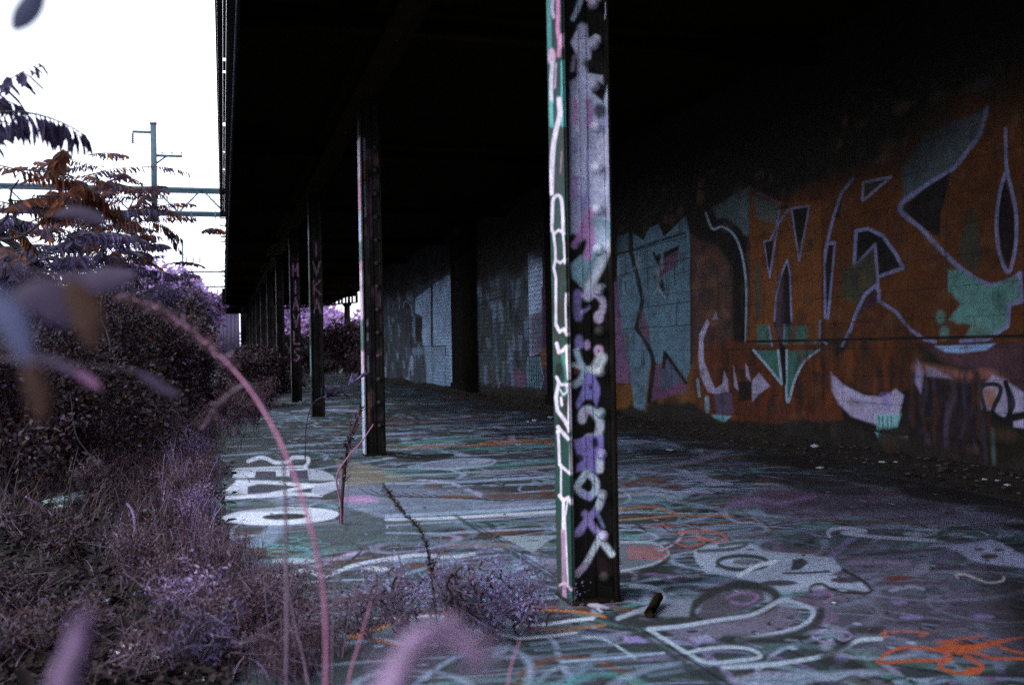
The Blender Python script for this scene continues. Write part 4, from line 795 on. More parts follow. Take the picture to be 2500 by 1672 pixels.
    s.stroke([(480,1300),(485,1250),(520,1230),(565,1255),(600,1320),(590,1390),(560,1420),(520,1425)], 42, (.66,.74,.90), .97, 14); s.stroke([(480,1300),(500,1245)], 36, (.62,.50,.76), .7, 14); s.oval((614,1242), 18, 18, (.16,.40,.46), .9, 8)
    s.poly([(425,1440),(470,1430),(520,1410),(620,1420),(628,1600),(470,1600),(440,1520)], (.30,.26,.70), .97, 14); s.oval((570,1470), 22, 40, BLACK, .9, 12)
    s.frame = (1250, 1050, 2.8)
    s.poly([(425,70),(520,40),(620,30),(622,180),(590,300),(560,290),(500,270),(440,285),(445,230),(500,200),(470,150),(430,120)], (.34,.28,.72), .97, 12); s.oval((570,85), 20, 36, BLACK, .9, 12); s.stroke([(600,195),(600,270)], 36, (.74,.80,.95), .95, 12); s.oval((460,190), 30, 26, BLACK, .8, 10)
    s.stroke([(505,290),(560,330),(575,390),(540,445),(480,430),(445,385),(480,330),(505,290)], 36, (.60,.74,.88), .97, 12); s.stroke([(480,430),(530,460)], 36, (.40,.36,.74), .8, 12)
    s.stroke([(615,465),(580,540),(520,610),(450,700)], 38, (.38,.34,.74), .97, 14); s.stroke([(612,465),(590,520)], 36, (.72,.84,.95), .95, 12); s.stroke([(500,570),(540,640),(590,700),(630,720)], 36, (.42,.34,.72), .95, 14); s.stroke([(585,570),(625,660)], 16, (.20,.24,.46), .9, 8)
    s.stroke([(600,735),(550,830),(500,920),(445,980)], 32, (.74,.86,.95), .97, 12); s.stroke([(500,920),(445,985)], 30, (.55,.34,.62), .8, 12); s.stroke([(600,735),(640,790),(680,845)], 34, (.74,.86,.95), .97, 12); s.stroke([(480,700),(430,720)], 20, (.3,.2,.35), .7, 9)
    s.stroke([(600,900),(630,960)], 60, (.05,.022,.03), .5, 30)
    s.frame = (0, 0, 1)
# rivet heights from the rows they show at in the photograph
rz = [on_y(1461, py, c1[1]+CD*.3)[2] for py in (313, 412, 513, 610)]; pitch = (rz[0]-rz[3])/3
rivs = [rz[0]+pitch*k for k in range(1, 9) if rz[0]+pitch*k < 3.0] + rz + [rz[3]-pitch*k for k in range(1, 14) if rz[3]-pitch*k > .05]
column(COLX, c1[1], 'nearest steel column with lilac-white tags and dome rivets beside green painted flange', c1F, c1W, .0042, rivs)

def vary(seed, letters, fl_cols, dark):
    def pf(s):
        r = random.Random(seed); s.C[:] = fl_cols[0]; z = 0
        y0, y1 = s.s.min(), s.s.max()
        s.C[:] = (.012,.010,.009)  # top stays near-black above the paint, standing in for canopy shade
        while z < 2.62:
            h = r.uniform(.05, .3); s.poly([(y0-.1, z), (y1+.1, z), (y1+.1, z+h), (y0-.1, z+h)], r.choice(fl_cols), .9, .04, 'st'); z += h
    def pw(s):
        r = random.Random(seed+1); x0, x1 = s.s.min(), s.s.max()
        X0 = pw.X; 
        if abs(s.P[:, 0].max()-s.P[:, 0].min()) < 1e-4: return
        for k in range(34):
            c = (X0+r.uniform(.0, CW), r.uniform(.1, 2.6)); s.oval(c, r.uniform(.01, .05), r.uniform(.02, .10), r.choice(dark), r.uniform(.4, .85), .03, space='st')
        if seed == 20:
            z = .3
            while z < 2.6: h = r.uniform(.05, .25); s.stroke([(X0+.040, z), (X0+.042, z+h)], .016, r.choice([(.45,.50,.66),(.10,.30,.36),(.55,.36,.50),(.05,.05,.06),(.30,.30,.42),(.3,.12,.06)]), .9, .008, 'st'); z += h
        z, n = letters[1], 0
        for ch in letters[0]:
            stroke_letter(s, ch, X0+CW*.56, z, .09, letters[2]*.72, .020, letters[3], .85); z -= letters[2]
    return pf, pw
DK = [(.025,.016,.02),(.04,.024,.032),(.015,.018,.022),(.06,.03,.04)]
specs = [(892, 1112, ('', 2.35, .30, (.10,.30,.36)), [(.75,.62,.80),(.55,.66,.85),(.62,.34,.50),(.72,.70,.85),(.10,.20,.20),(.5,.6,.8)], [(.10,.055,.075),(.05,.03,.045),(.02,.015,.02),(.16,.09,.12)], 'second steel column with a pale pink and blue painted edge, standing mid dock'),
         (762, 1026, ('IVKA', 2.30, .26, (.30,.18,.26)), [(.05,.08,.08),(.12,.26,.28),(.16,.22,.26),(.04,.05,.05)], DK, 'third dark column with a thin teal edge and faint pinkish letters high up'),
         (None, 18.0, ('MIAVLS', 2.35, .30, (.50,.26,.46)), [(.04,.04,.05),(.10,.10,.12)], DK, 'fourth column lettered down its dark face in pink capitals'),
         (None, 22.8, ('', 2.0, .3, (.3,.2,.25)), [(.05,.05,.06),(.16,.14,.16)], DK, 'fifth column from the front, dull brown with a faint pale edge')]
for i, (bx, by, let, fl, dk, lab) in enumerate(specs):
    if bx: Y = on_x(bx, by, COLX)[1]
    else: Y = by
    pf, pw = vary(20+i, let, fl, dk); pw.X = COLX
    column(COLX, Y, lab, pf, pw, .012 if i < 2 else .02, [0.25+.2*k for k in range(13)] if i == 0 else None)
far_lab = ['sixth column, thin and dark among the weeds', 'seventh column, dark brown sliver left of the sixth', 'eighth column far down the dock', 'ninth column far down the dock by the brick shed', 'tenth column, almost lost in shade', 'eleventh column, last of the row at the dock end']
for k, Y in enumerate((27.6, 32.4, 37.2, 42.0, 46.8, 51.6)):
    pf, pw = vary(40+k, ('', 1.6, .3, (.2,.12,.16)), [(.05,.045,.05),(.12,.10,.13),(.16,.14,.20)], DK); pw.X = COLX
    column(COLX, Y, far_lab[k], pf, pw, .04)

# plank splinter at the first column's foot, and the black stub beside it
p = on_floor(1490, 1484); q = on_floor(1420, 1476)
tag(MB().tube(smooth_pts([q+[.01, -.035, .008], q*.6+p*.4+[0, -.045, .010], p+[-.01, -.03, .007]], 4), [.004,.007,.009,.010,.012,.011,.009,.006,.003], 6).bar(q+[.03, -.06, .005], p+[-.05, -.055, .004], .012, .006).build('wood_splinter', M['splinter']), 'pale split piece of wood lying at the foot of the nearest column', 'wood scrap')
a = on_floor(1583, 1508); b = on_floor(1608, 1478)
tag(MB().tube([a+[0, 0, .016], a*.6+b*.4+[0, 0, .017], b+[0, 0, .030], b+[.01, .012, .031]], [.016, .017, .017, .013], 6).build('burnt_stick', M['soot'], smooth=True), 'short black burnt stub of wood lying right of the nearest column', 'stick')

# ------------------------------------------------------------------ rubble along the wall
def rubble():
    rr = np.random.default_rng(5)
    ys = np.arange(-4, 33.5, .05); xs = np.linspace(0, .62, 12)
    def fn(A, B):
        h = .10*np.exp(-((A)/.25)**2)*(.6+.5*np.sin(B*1.3)*np.sin(B*.37+1)) + .012*np.sin(A*40+B*13)*np.sin(B*31)
        return np.stack([XW-.003-A, B, np.maximum(h*(1-A/.62), -.002)+.004*(A < .6)], 1)
    P, st, Fa = grid(xs, ys, fn); P[:, 2] += rr.normal(0, .006, len(P))*(P[:, 0] > XW-.55)
    tag(link('dirt_bank', mesh_np('dirt_bank', P, Fa[:, ::-1], smooth=True), M['soil']), kind='structure')
rubble()
def rock(r, sd, squash=.6):
    rr = np.random.default_rng(sd); prof = [(0.02, -.6), (.7, -.5), (1, 0), (.75, .45), (.03, .62)]
    V, Fa = lathe(prof, (0, 0, 0), 8); V = V*r; V[:, 2] *= squash; V *= (1+rr.normal(0, .16, (len(V), 1))); V[:, 0] *= rr.uniform(.9, 1.7)
    V[:, 2] -= V[:, 2].min(); return V, Fa
stones = [(2003,1146,.030),(2155,1144,.028),(2187,1143,.018),(1640,1102,.022),(1290,1032,.03),(1345,1022,.05),(1305,1030,.045),(2404,1188,.02),(2436,1190,.016),(2460,1202,.02),(2037,1475,.010),(1990,1105,.05),(1632,1100,.02)]
for i, (px, py, r) in enumerate(stones):
    p = on_floor(px, py); V, Fa = rock(r*.8, i); 
    z = .04 if p[0] > XW-.6 else .003
    o = link('pebble', mesh_np('pebble', V, Fa, smooth=False), M['stone']); o.location = (min(p[0], XW-.1), p[1], z)
    places = ['near the right mural foot, the brightest one','beside the wall under the drips','just right of the pair under the drips','behind the nearest column at its right','by the far bay','largest by the grey bay foot','second by the grey bay foot','at the far right wall foot, left of three','at the far right wall foot, middle of three','at the far right wall foot, right of three','lone chip on the purple floor','in the dirt under the mural flames','small one behind the column']
    tag(o, 'pale stone chip '+places[i], 'stone', 'pale stone chips on the dock floor')
# loose rubble in the dirt bank nobody could count
g = MB(); rr = np.random.default_rng(8)
for i in range(420):
    V, Fa = rock(rr.uniform(.005, .022), 100+i); x = XW-abs(rr.normal(0, .28))-.03; y = 2.5*(11)**rr.random(); V[:, 0] += x; V[:, 1] += y; V[:, 2] += .02+.05*math.exp(-((XW-x)/.25)**2); g.add(V, Fa)
tag(g.build('rubble', M['darkstone']), kind='stuff')

g = MB()
for i in range(700):
    V, Fa = rock(rr.uniform(.002, .008), 900+i % 40); y = 1.9*(9)**rr.random(); V[:, 0] += rr.uniform(-.3, 4.6); V[:, 1] += y; V[:, 2] += .003; g.add(V, Fa)
tag(g.build('grit', M['darkstone']), kind='stuff')

# ------------------------------------------------------------------ leaves
def leaves(base, d, nrm, L, Wd, fold=.15):
    base = np.asarray(base, float); n = len(base); d = d/(np.linalg.norm(d, axis=1)[:, None]+1e-9)
    s = np.cross(d, nrm); s /= np.linalg.norm(s, axis=1)[:, None]+1e-9; up = np.cross(s, d)
    L = np.broadcast_to(L, (n,))[:, None]; Wd = np.broadcast_to(Wd, (n,))[:, None]
    v = [base, base+d*L*.28+s*Wd*.5+up*Wd*fold, base+d*L*.68+s*Wd*.42+up*Wd*fold*.6, base+d*L-up*L*.06, base+d*L*.68-s*Wd*.42+up*Wd*fold*.6, base+d*L*.28-s*Wd*.5+up*Wd*fold]
    V = np.stack(v, 1).reshape(-1, 3); k = np.arange(n)[:, None]*6
    Fa = np.concatenate([k+np.array([[0, 1, 2, 3]]), k+np.array([[0, 3, 4, 5]])], 0)
    return V, Fa
def frond(leafmb, stemmb, a, b, sag, n, ll, rng, hang=.75, lw=.28, up=.0):
    """pinnate leaf: rachis from a to b bowed up by sag, leaflets paired and hanging"""
    a = np.asarray(a, float); b = np.asarray(b, float); mid = (a+b)/2+np.array([0, 0, sag])
    t = np.linspace(0, 1, 10)[:, None]; R = (1-t)**2*a+2*t*(1-t)*mid+t**2*b
    stemmb.tube(R, np.linspace(.006, .002, 10)*max(.6, ll/.1), 4)
    t = np.linspace(.12, .99, n)[:, None]; P = (1-t)**2*a+2*t*(1-t)*mid+t**2*b; T = 2*(1-t)*(mid-a)+2*t*(b-mid); T /= np.linalg.norm(T, axis=1)[:, None]
    side = np.cross(T, [0, 0, 1.0]); side /= np.linalg.norm(side, axis=1)[:, None]+1e-9
    for sg in (-1, 1):
        d = sg*side*(1-hang*.75)+T*.30+np.array([0, 0, -1.0])*hang+rng.normal(0, .13, P.shape)+np.array([0, 0, up])
        sz = ll*(.55+.6*np.sin(np.linspace(.25, 2.75, n)))*rng.uniform(.75, 1.15, n); keep = rng.random(n) > .07
        nm = T+rng.normal(0, .25, P.shape)
        V, Fa = leaves(P[keep], d[keep], nm[keep], sz[keep], sz[keep]*lw); leafmb.add(V, Fa)
def sapling(label, trunk, crown, nf, fl, ll, mat, rng, extra=(), leafset=18, tr=.018, name='sumac_tree'):
    """trunk: polyline in the world; crown: list of (centre, radius) lobes holding fronds"""
    root = empty(name, tuple(trunk[0])); tag(root, label, 'tree', 'sumac saplings beside the track')
    off = Matrix.Translation(-Vector(tuple(trunk[0])))
    tb = MB(); pts = smooth_pts(trunk, 5); q_ = np.arange(len(pts)); pts = pts+np.stack([np.sin(q_*.9+tr*300), np.cos(q_*1.3+tr*500), 0*q_], 1)*tr*1.1; tb.tube(pts, np.linspace(tr*.5, tr*.22, len(pts)), 6)
    lf = MB(); 
    for c, r in crown:
        c = np.asarray(c, float); j = rng.integers(len(pts)//2, len(pts)); q = pts[j]
        tb.tube(smooth_pts([q, (q+c)/2+np.array([0, 0, -.06]), c], 4), np.linspace(tr*.45, tr*.2, 9), 4)
        for k in range(int(nf)):
            az = rng.uniform(0, 2*math.pi); st_ = c+rng.normal(0, .25, 3)*r; L = fl*rng.uniform(.7, 1.2)
            e = st_+np.array([math.cos(az)*L, math.sin(az)*L*.8, rng.uniform(-.25, .35)*L]); frond(lf, tb, st_, e, L*.12, leafset, ll, rng, hang=rng.uniform(.3, .8))
    for (a, b, sag, n, l2, hg) in extra: frond(lf, tb, a, b, sag, n, l2, rng, hang=hg)
    o = tb.build('trunk', M['bark'], root); o.matrix_parent_inverse = off
    o = lf.build('crown', mat, root); o.matrix_parent_inverse = off
    return root
D = at_depth
r1 = np.random.default_rng(21)
def gp(px, zc):                                                # a ground point below a pixel column at a depth
    p = D(px, 860, zc); p[2] = 0; return p
# nearest sapling: three big fronds reach in from the left against the sky
z = 2.6
sapling('tallest near sapling reaching in from the left frame edge, slate-blue fronds against the sky', [gp(-240, z), D(-200, 1000, z), D(-170, 600, z), D(-130, 380, z), D(-60, 300, z)], [], 0, .3, .05, M['leaf_violet'], r1,
    [(D(-120,330,z), D(100,155,z), .05, 15, .075, .55), (D(-60,290,z), D(212,333,z), .075, 22, .085, .95), (D(-90,330,z), D(60,318,z+.1), .06, 12, .06, .9), (D(-70,245,z), D(52,262,z+.2), .03, 10, .05, .8), (D(-100,420,z), D(40,300,z+.2), .04, 14, .06, .8)], tr=.012)
# orange drooping sapling
z = 4.2
sapling('sapling with large drooping rust-orange fronds at the left', [gp(-200, z), D(-180, 900, z), D(-120, 700, z), D(-20, 560, z), D(60, 440, z)], [(D(150,500,z), .5), (D(60,540,z), .5)], 5, .34, .062, M['leaf_orange'], r1,
    [(D(30,415,z), D(200,445,z), .03, 20, .078, .98), (D(110,430,z), D(250,480,z), .04, 20, .08, 1.0), (D(90,480,z), D(270,500,z), .03, 22, .085, 1.0), (D(190,485,z), D(290,500,z), .02, 14, .08, 1.0), (D(20,490,z), D(150,520,z), .03, 18, .075, .9), (D(240,520,z), D(340,545,z), .03, 12, .07, .9), (D(20,560,z), D(80,600,z), .03, 10, .07, .9)], tr=.02)
z = 8.4
sapling('tall sapling in the middle of the clump with mixed violet and rust fronds', [gp(110, z), D(120, 900, z), D(115, 760, z), D(130, 640, z), D(170, 520, z)], [(D(120,560,z), .6), (D(210,500,z), .6), (D(250,590,z), .6), (D(60,600,z), .6), (D(150,640,z), .6), (D(190,450,z), .5)], 9, .46, .082, M['leaf_mixed'], r1,
    [(D(190,560,z), D(255,405,z), -.02, 20, .055, .25), (D(200,540,z), D(285,412,z), .02, 22, .05, .35), (D(180,520,z), D(120,400,z), .03, 18, .05, .3)], tr=.022)
z = 8.0
sapling('right-hand sapling whose feathery fronds overlap the gantry', [gp(250, z), D(262, 900, z), D(258, 760, z), D(250, 640, z), D(290, 520, z)], [(D(320,500,z), .6), (D(350,560,z), .6), (D(300,590,z), .7), (D(250,540,z), .7), (D(330,480,z), .4), (D(230,650,z), .7)], 10, .40, .066, M['leaf_mixed'], r1,
    [(D(330,500,z), D(445,530,z), .10, 20, .08, .8), (D(340,540,z), D(445,585,z), .10, 20, .09, .9), (D(330,480,z), D(405,455,z), .06, 18, .06, .3), (D(400,560,z), D(440,610,z), .03, 10, .08, 1.0)], tr=.028)
z = 10.0
sapling('slender violet sapling behind the others, low against the pale sky', [gp(330, z), D(335, 880, z), D(340, 760, z), D(330, 660, z)], [(D(320,640,z), .6), (D(365,675,z), .5), (D(280,680,z), .8), (D(380,715,z), .5)], 9, .5, .08, M['leaf_violet'], r1, tr=.03)
z = 7.0
sapling('crooked violet sapling at the left frame edge under the orange one', [gp(20, z), D(40, 900, z), D(60, 760, z), D(20, 640, z), D(-20, 520, z)], [(D(0,600,z), .5), (D(70,690,z), .5), (D(20,680,z), .6), (D(130,700,z), .5), (D(-40,560,z), .6), (D(130,620,z), .5), (D(200,640,z), .5)], 8, .42, .10, M['leaf_violet'], r1, tr=.045)

def cloud(n, lobes, rng, ll, squash=1.0):
    P = []
    w = np.array([r**3 for _, r in lobes]); w = w/w.sum()
    for (c, r), k in zip(lobes, (w*n).astype(int)):
        q = rng.normal(0, 1, (k, 3)); q /= np.linalg.norm(q, axis=1)[:, None]; q *= (rng.random(k)**.45)[:, None]*r*(1+.25*np.sin(q[:, :1]*7+q[:, 1:2]*5)); q[:, 2] *= squash; P.append(q+np.asarray(c))
    P = np.vstack(P); P = P[P[:, 2] > .02]; d = rng.normal(0, 1, P.shape); d[:, 2] -= .4; nm = rng.normal(0, 1, P.shape)
    L = ll*rng.uniform(.6, 1.4, len(P)); return leaves(P, d, nm, L, L*.5)
def bush(label, px, zc, w, h, n, ll, mat, rng, py_top=None, group='bushes beside the track', name='bush', z0=0.0, bark='barkdark'):
    base = gp(px, zc); base[2] = z0; root = empty(name, tuple(base)); tag(root, label, 'bush', group); off = Matrix.Translation(-Vector(tuple(base)))
    st = MB(); lobes = []
    for k in range(11):
        a = rng.uniform(0, 6.28); rr_ = w*rng.uniform(0, .75); r = min(w, h)*rng.uniform(.24, .44); c = base+np.array([math.cos(a)*rr_, math.sin(a)*rr_*.8, h*rng.uniform(.15, .82)]); lobes.append((c, r))
        st.tube(smooth_pts([base+rng.normal(0, .04, 3)*[1, 1, 0], (base+c)/2+rng.normal(0, .08, 3), c+[0, 0, r*.6]], 4), np.linspace(.014, .004, 9)*max(1, zc/9), 4)
    o = st.build('stems', M[bark], root); o.matrix_parent_inverse = off
    lf = MB(); V, Fa = cloud(n, lobes, rng, ll); lf.add(V, Fa); o = lf.build('foliage', mat, root); o.matrix_parent_inverse = off
r2 = np.random.default_rng(33)
B = [('dark bush at the left frame edge below the crooked sapling', 20, 6.3, .75, 1.1, 5200, .055, 'leaf_dark'),
     ('dark bush right of the frame-edge one, rust tinted', 150, 7.2, .8, 1.25, 6000, .055, 'leaf_dark'),
     ('dense brown-purple bush under the gantry sapling', 270, 8.6, .95, 1.45, 7500, .06, 'leaf_dark'),
     ('dense dark bush right of the gantry sapling trunk', 380, 10.2, 1.0, 1.6, 8000, .065, 'leaf_dark'),
     ('rounded dark bush near the middle of the thicket', 440, 12.5, .8, 1.45, 7500, .07, 'leaf_dark'),
     ('violet-tinged bush in front of the distant shed', 455, 17, .8, 1.7, 7000, .09, 'leaf_dark'),
     ('dark bush against the row of far columns', 600, 16.5, .7, .95, 5000, .07, 'leaf_dark'),
     ('low dark bush hiding the feet of the far columns', 640, 22, 1.0, 1.05, 4500, .09, 'leaf_dark'),
     ('big dark bush behind the thicket, left of the gantry', 120, 13, 1.6, 1.95, 8000, .09, 'leaf_dark'),
     ('big dark bush behind the thicket under the far gantry', 290, 16, 1.5, 2.1, 8500, .10, 'leaf_dark'),
     ('violet bush behind the thicket, right of the far one', 385, 20, 1.15, 2.3, 8500, .11, 'leaf_violet')]
for (lab, px, zc, w, h, n, ll, mt) in B: bush(lab, px, zc, w, h, int(n*1.9), ll*.66, M[mt], r2)
FARB = [('bright violet far tree nearest to the dock edge', 470, 40, 1.35, 4.4), ('bright violet far tree under the second gantry mast', 420, 46, 2.0, 5.2), ('bright violet far tree at the left of the far row', 370, 50, 3.6, 5.4), ('bright violet far tree behind the saplings', 230, 55, 4.5, 5.6), ('bright violet far tree at the left frame edge', 60, 50, 5, 5.6),
        ]
for (lab, px, zc, w, h) in FARB: bush(lab, px, zc, w, h, 9000, .26, M['leaf_far'], r2, group='bright violet trees along the line', name='far_tree')
# greenery beyond the end of the dock
for lab, px, zc, w, h, n, ll, mt in (('bright violet tree seen through the dock end, left of the third column', 690, 74, 4.6, 5.4, 9000, .36, 'leaf_far'), ('pale violet tree seen through the dock end, right of the third column', 775, 70, 3.0, 4.6, 5200, .34, 'leaf_far'), ('bright violet tree at the right of the dock end', 860, 62, 1.9, 3.6, 3600, .28, 'leaf_far'),
        ('black bush in the dock end gap, left', 700, 42, 2.6, 1.55, 7000, .16, 'leaf_dark'), ('black bush in the dock end gap, middle', 780, 40, 2.6, 1.35, 7000, .16, 'leaf_dark'), ('black bush in the dock end gap by the wall', 860, 36, 1.8, 1.7, 6000, .15, 'leaf_dark')):
    bush(lab, px, zc, w, h, n, ll, M[mt], r2, group='greenery beyond the dock end', name='bush')

# distant shed, dark brick end wall
def at_y(px, Y): p = on_y(px, 860, Y); return p[0]
xa, xb = at_y(543, 56), at_y(586, 56)
root = empty('board_shed', ((xa+xb)/2, 58, 0)); tag(root, 'purple-grey boarded shed beyond the dock end', 'shed'); off = Matrix.Translation(-Vector(((xa+xb)/2, 58, 0)))
mb = MB().box((xa-3.5, 56, -.05), (xb, 60, 3.3))
for k in range(26): mb.box((xa-3.5+k*.2, 55.97, 0), (xa-3.5+k*.2+.17, 55.999, 3.25)) if xa-3.5+k*.2+.17 < xb else None
o = mb.build('wall', M['shed'], root); o.matrix_parent_inverse = off
o = MB().box((xa-3.7, 55.8, 3.302), (xb+.15, 60.2, 3.42)).build('roof', M['rust'], root); o.matrix_parent_inverse = off
xc = at_y(682, 55)
mb = MB().box((xb+.05, 54.6, -.05), (xc, 54.9, 4.2)); mb.box((xb+.02, 54.55, 4.2), (xc+.03, 54.95, 4.3)).box((xb+.02, 54.5, 0), (xb+.4, 54.6, 4.2)).box((xc-.4, 54.5, 0), (xc, 54.6, 4.2))
tag(mb.build('end_wall', M['blackwall']), 'black masonry end wall between the shed and the dock end gap', 'wall')
xp = at_y(849, 44); tag(MB().box((xp-.12, 43.8, 0), (xp+.12, 44.05, 3.0)).box((xp-.2, 43.72, 0), (xp+.2, 44.13, .08)).box((xp-.18, 43.75, 2.86), (xp+.18, 44.1, 2.955)).build('end_post', M['rust']), 'black steel post holding up the canopy at the dock end gap', 'post')

# ------------------------------------------------------------------ railway gantries
def gantry(label, zc, mast, top, bot, x_left, x_right, arms, panel, rail, thick):
    s = zc/F
    root = empty('railway_gantry', (0, 0, 0)); tag(root, label, 'gantry', 'overhead line gantries')
    mpos = D(mast[0], 460, zc); Y = mpos[1]
    root.location = (mpos[0], Y, 0); off = Matrix.Translation(-Vector((mpos[0], Y, 0)))
    def fin(o): o.matrix_parent_inverse = off; return o
    P = lambda px, py: on_y(px, py, Y)
    zt, zb = P(mast[0], top)[2], P(mast[0], bot)[2]; X0, X1 = P(x_left, 460)[0], P(x_right, 460)[0]; xm = mpos[0]
    fin(MB().box((X0, Y-thick, zt-thick*1.1), (X1, Y+thick, zt+thick*1.1)).box((X0, Y+1.2, zt-thick), (X1, Y+1.2+thick*2, zt+thick)).build('top_chord', M['gantry'], root))
    fin(MB().box((X0, Y-thick, zb-thick), (X1, Y+thick, zb+thick)).box((X0, Y+1.2, zb-thick), (X1, Y+1.2+thick*2, zb+thick)).build('bottom_chord', M['gantry'], root))
    pw = panel*s/math.cos(YAW)*1.02; x = xm; k = -12
    br = MB()
    for k in range(-14, 14):
        xa = xm+k*pw*.5; 
        if xa < X0 or xa+pw*.5 > X1: continue
        a = (xa, Y, zt if k % 2 == 0 else zb); b = (xa+pw*.5, Y, zb if k % 2 == 0 else zt); br.bar(a, b, thick*1.1)
        br.bar((xa, Y, zt if k % 2 == 0 else zb), (xa, Y+1.25, zt if k % 2 == 0 else zb), thick*.7)
    fin(br.build('lattice', M['gantry'], root))
    zm = P(mast[0], mast[1])[2]; fin(MB().box((xm-thick*1.9, Y-thick*1.9, zb-.3), (xm+thick*1.9, Y+thick*1.9, zm)).box((xm-thick*2.3, Y-thick*2.3, zm), (xm+thick*2.3, Y+thick*2.3, zm+thick)).build('mast', M['gantry'], root))
    for (xa, xb_, py, ins, below) in arms:
        A, Bp = P(xa, py), P(xb_, py); A[2] = Bp[2] = P(mast[0], py)[2]
        ar = fin(MB().box((min(A[0], Bp[0]), Y-thick*.8, A[2]-thick*.8), (max(A[0], Bp[0]), Y+thick*.8, A[2]+thick*.8)).build('arm', M['gantry'], root))
        for (ix, n, sz) in ins:
            I = P(ix, py); h = sz*s; z0 = A[2]-thick if below else A[2]+thick
            prof = []
            for q in range(n):
                zz = -h*(q+.2)/n if below else h*(q+.2)/n; rr_ = h*.22 if n > 2 else h*.3; st = (-1 if below else 1)*h/n
                prof += [(rr_*.3, zz), (rr_, zz+st*.25), (rr_*.9, zz+st*.45), (rr_*.3, zz+st*.6)]
            V, Fa = lathe(prof, (I[0], Y, z0), 8); fin(MB().add(V, Fa).bar((I[0], Y, A[2]), (I[0], Y, z0+(-h*.3 if below else h*.4)), thick*.6).build('insulator', M['insul'], root))
    if rail:
        rb = MB()
        for py in rail: zz = P(mast[0], py)[2]; rb.bar((X0, Y-.5, zz), (X1, Y-.5, zz), thick*.32)
        x = xm+pw*.28
        while x > X0: x -= pw*.5
        while x < X1:
            rb.bar((x, Y-.5, zb), (x, Y-.5, P(mast[0], rail[0])[2]), thick*.34); rb.bar((x, Y-.3, zb-.55), (x, Y-.3, zb), thick*.8); x += pw*.5
        fin(rb.build('handrail', M['gantry'], root))
    for x in (X0+.3, X1-.3):
        lg = MB().box((x-.25, Y-.2, -.05), (x-.15, Y+.2, zt)).box((x+.15, Y-.2, -.05), (x+.25, Y+.2, zt))
        for q in range(8): lg.bar((x-.2, Y, q*zt/8), (x+.2, Y, (q+1)*zt/8), thick*.8)
        fin(lg.build('leg', M['gantry'], root))
    return P, Y
P1, Y1g = gantry('nearer blue-grey railway gantry with tall mast, arms and lattice span', 70, (377, 304), 460, 518, -620, 680, [(323, 375, 324, [(324, 5, 26)], True), (379, 446, 380, [(396, 1, 9), (420, 1, 9), (443, 1, 9)], False)], 104, (488, 506), .105)
MB_ = MB().bar(P1(381, 400), P1(405, 383), .12)
o = MB_.build('arm_brace', M['gantry'], bpy.data.objects['railway_gantry']); o.matrix_parent_inverse = Matrix.Translation(-Vector(bpy.data.objects['railway_gantry'].location))
gantry('farther, thinner railway gantry low behind the violet trees', 140, (443, 586), 663, 700, -200, 640, [(424, 441, 594, [(424, 3, 14)], True), (444, 495, 629, [(455, 2, 12), (472, 2, 12), (488, 2, 12)], True), (444, 478, 622, [], True)], 130, None, .07)
for i, (pa, pb, za, zb_, lab) in enumerate((((-400, 250), (323, 354), 60, 70, 'thin cable hanging left from the end insulator of the near gantry'), ((300, 560), (560, 592), 70, 140, 'faint thin overhead cable between gantries, upper'), ((300, 610), (560, 606), 70, 140, 'faint thin overhead cable between gantries, lower'))):
    a, b = D(*pa, za), D(*pb, zb_); t = np.linspace(0, 1, 14)[:, None]; c = a*(1-t)+b*t; c[:, 2] -= (4*t*(1-t)*.5)[:, 0]
    tag(MB().tube(c, .012, 4).build('overhead_cable', M['wire']), lab, 'cable', 'overhead cables')

# ------------------------------------------------------------------ dry grass, litter, weeds
r3 = np.random.default_rng(55)
def in_frame_weight(n, rng, xr, yr):
    y = yr[0]*(yr[1]/yr[0])**rng.random(n); x = xr[0]+(xr[1]-xr[0])*rng.random(n); return x, y
def blades(n, xs, ys, h, w, rng, lean=.5, z0=0.0):
    """curved blades, five points each -> quads"""
    k = 5; t = np.linspace(0, 1, k); a = rng.uniform(0, 6.283, n); H = h*rng.uniform(.4, 1.25, n); le = lean*rng.uniform(.2, 1.6, n)
    cx = xs[:, None]+np.cos(a)[:, None]*(t**1.8)[None]*(H*le)[:, None]; cy = ys[:, None]+np.sin(a)[:, None]*(t**1.8)[None]*(H*le)[:, None]
    cz = z0+H[:, None]*(t-(t**3)*.35*np.minimum(le, 1.5)[:, None])[...]
    wd = (w*rng.uniform(.6, 1.4, n))[:, None]*(1-t*.85)[None]; b = a+rng.uniform(.6, 2.4, n)
    ox, oy = np.cos(b)[:, None]*wd/2, np.sin(b)[:, None]*wd/2
    L = np.stack([cx-ox, cy-oy, cz], -1); R = np.stack([cx+ox, cy+oy, cz], -1); V = np.stack([L, R], 2).reshape(-1, 3)
    i = np.arange(n)[:, None]*(2*k); j = np.arange(k-1)[None]*2; q = i+j
    Fa = np.stack([q, q+1, q+3, q+2], -1).reshape(-1, 4); return V, Fa
def band(n, rng, pxa, pxb, pya, pyb):
    """ground positions spread evenly over a piece of ground as it is seen"""
    px = rng.uniform(pxa, pxb, n); py = rng.uniform(pya, pyb, n); out = np.array([on_floor(a, b) for a, b in zip(px, py)]); return out[:, 0], out[:, 1]
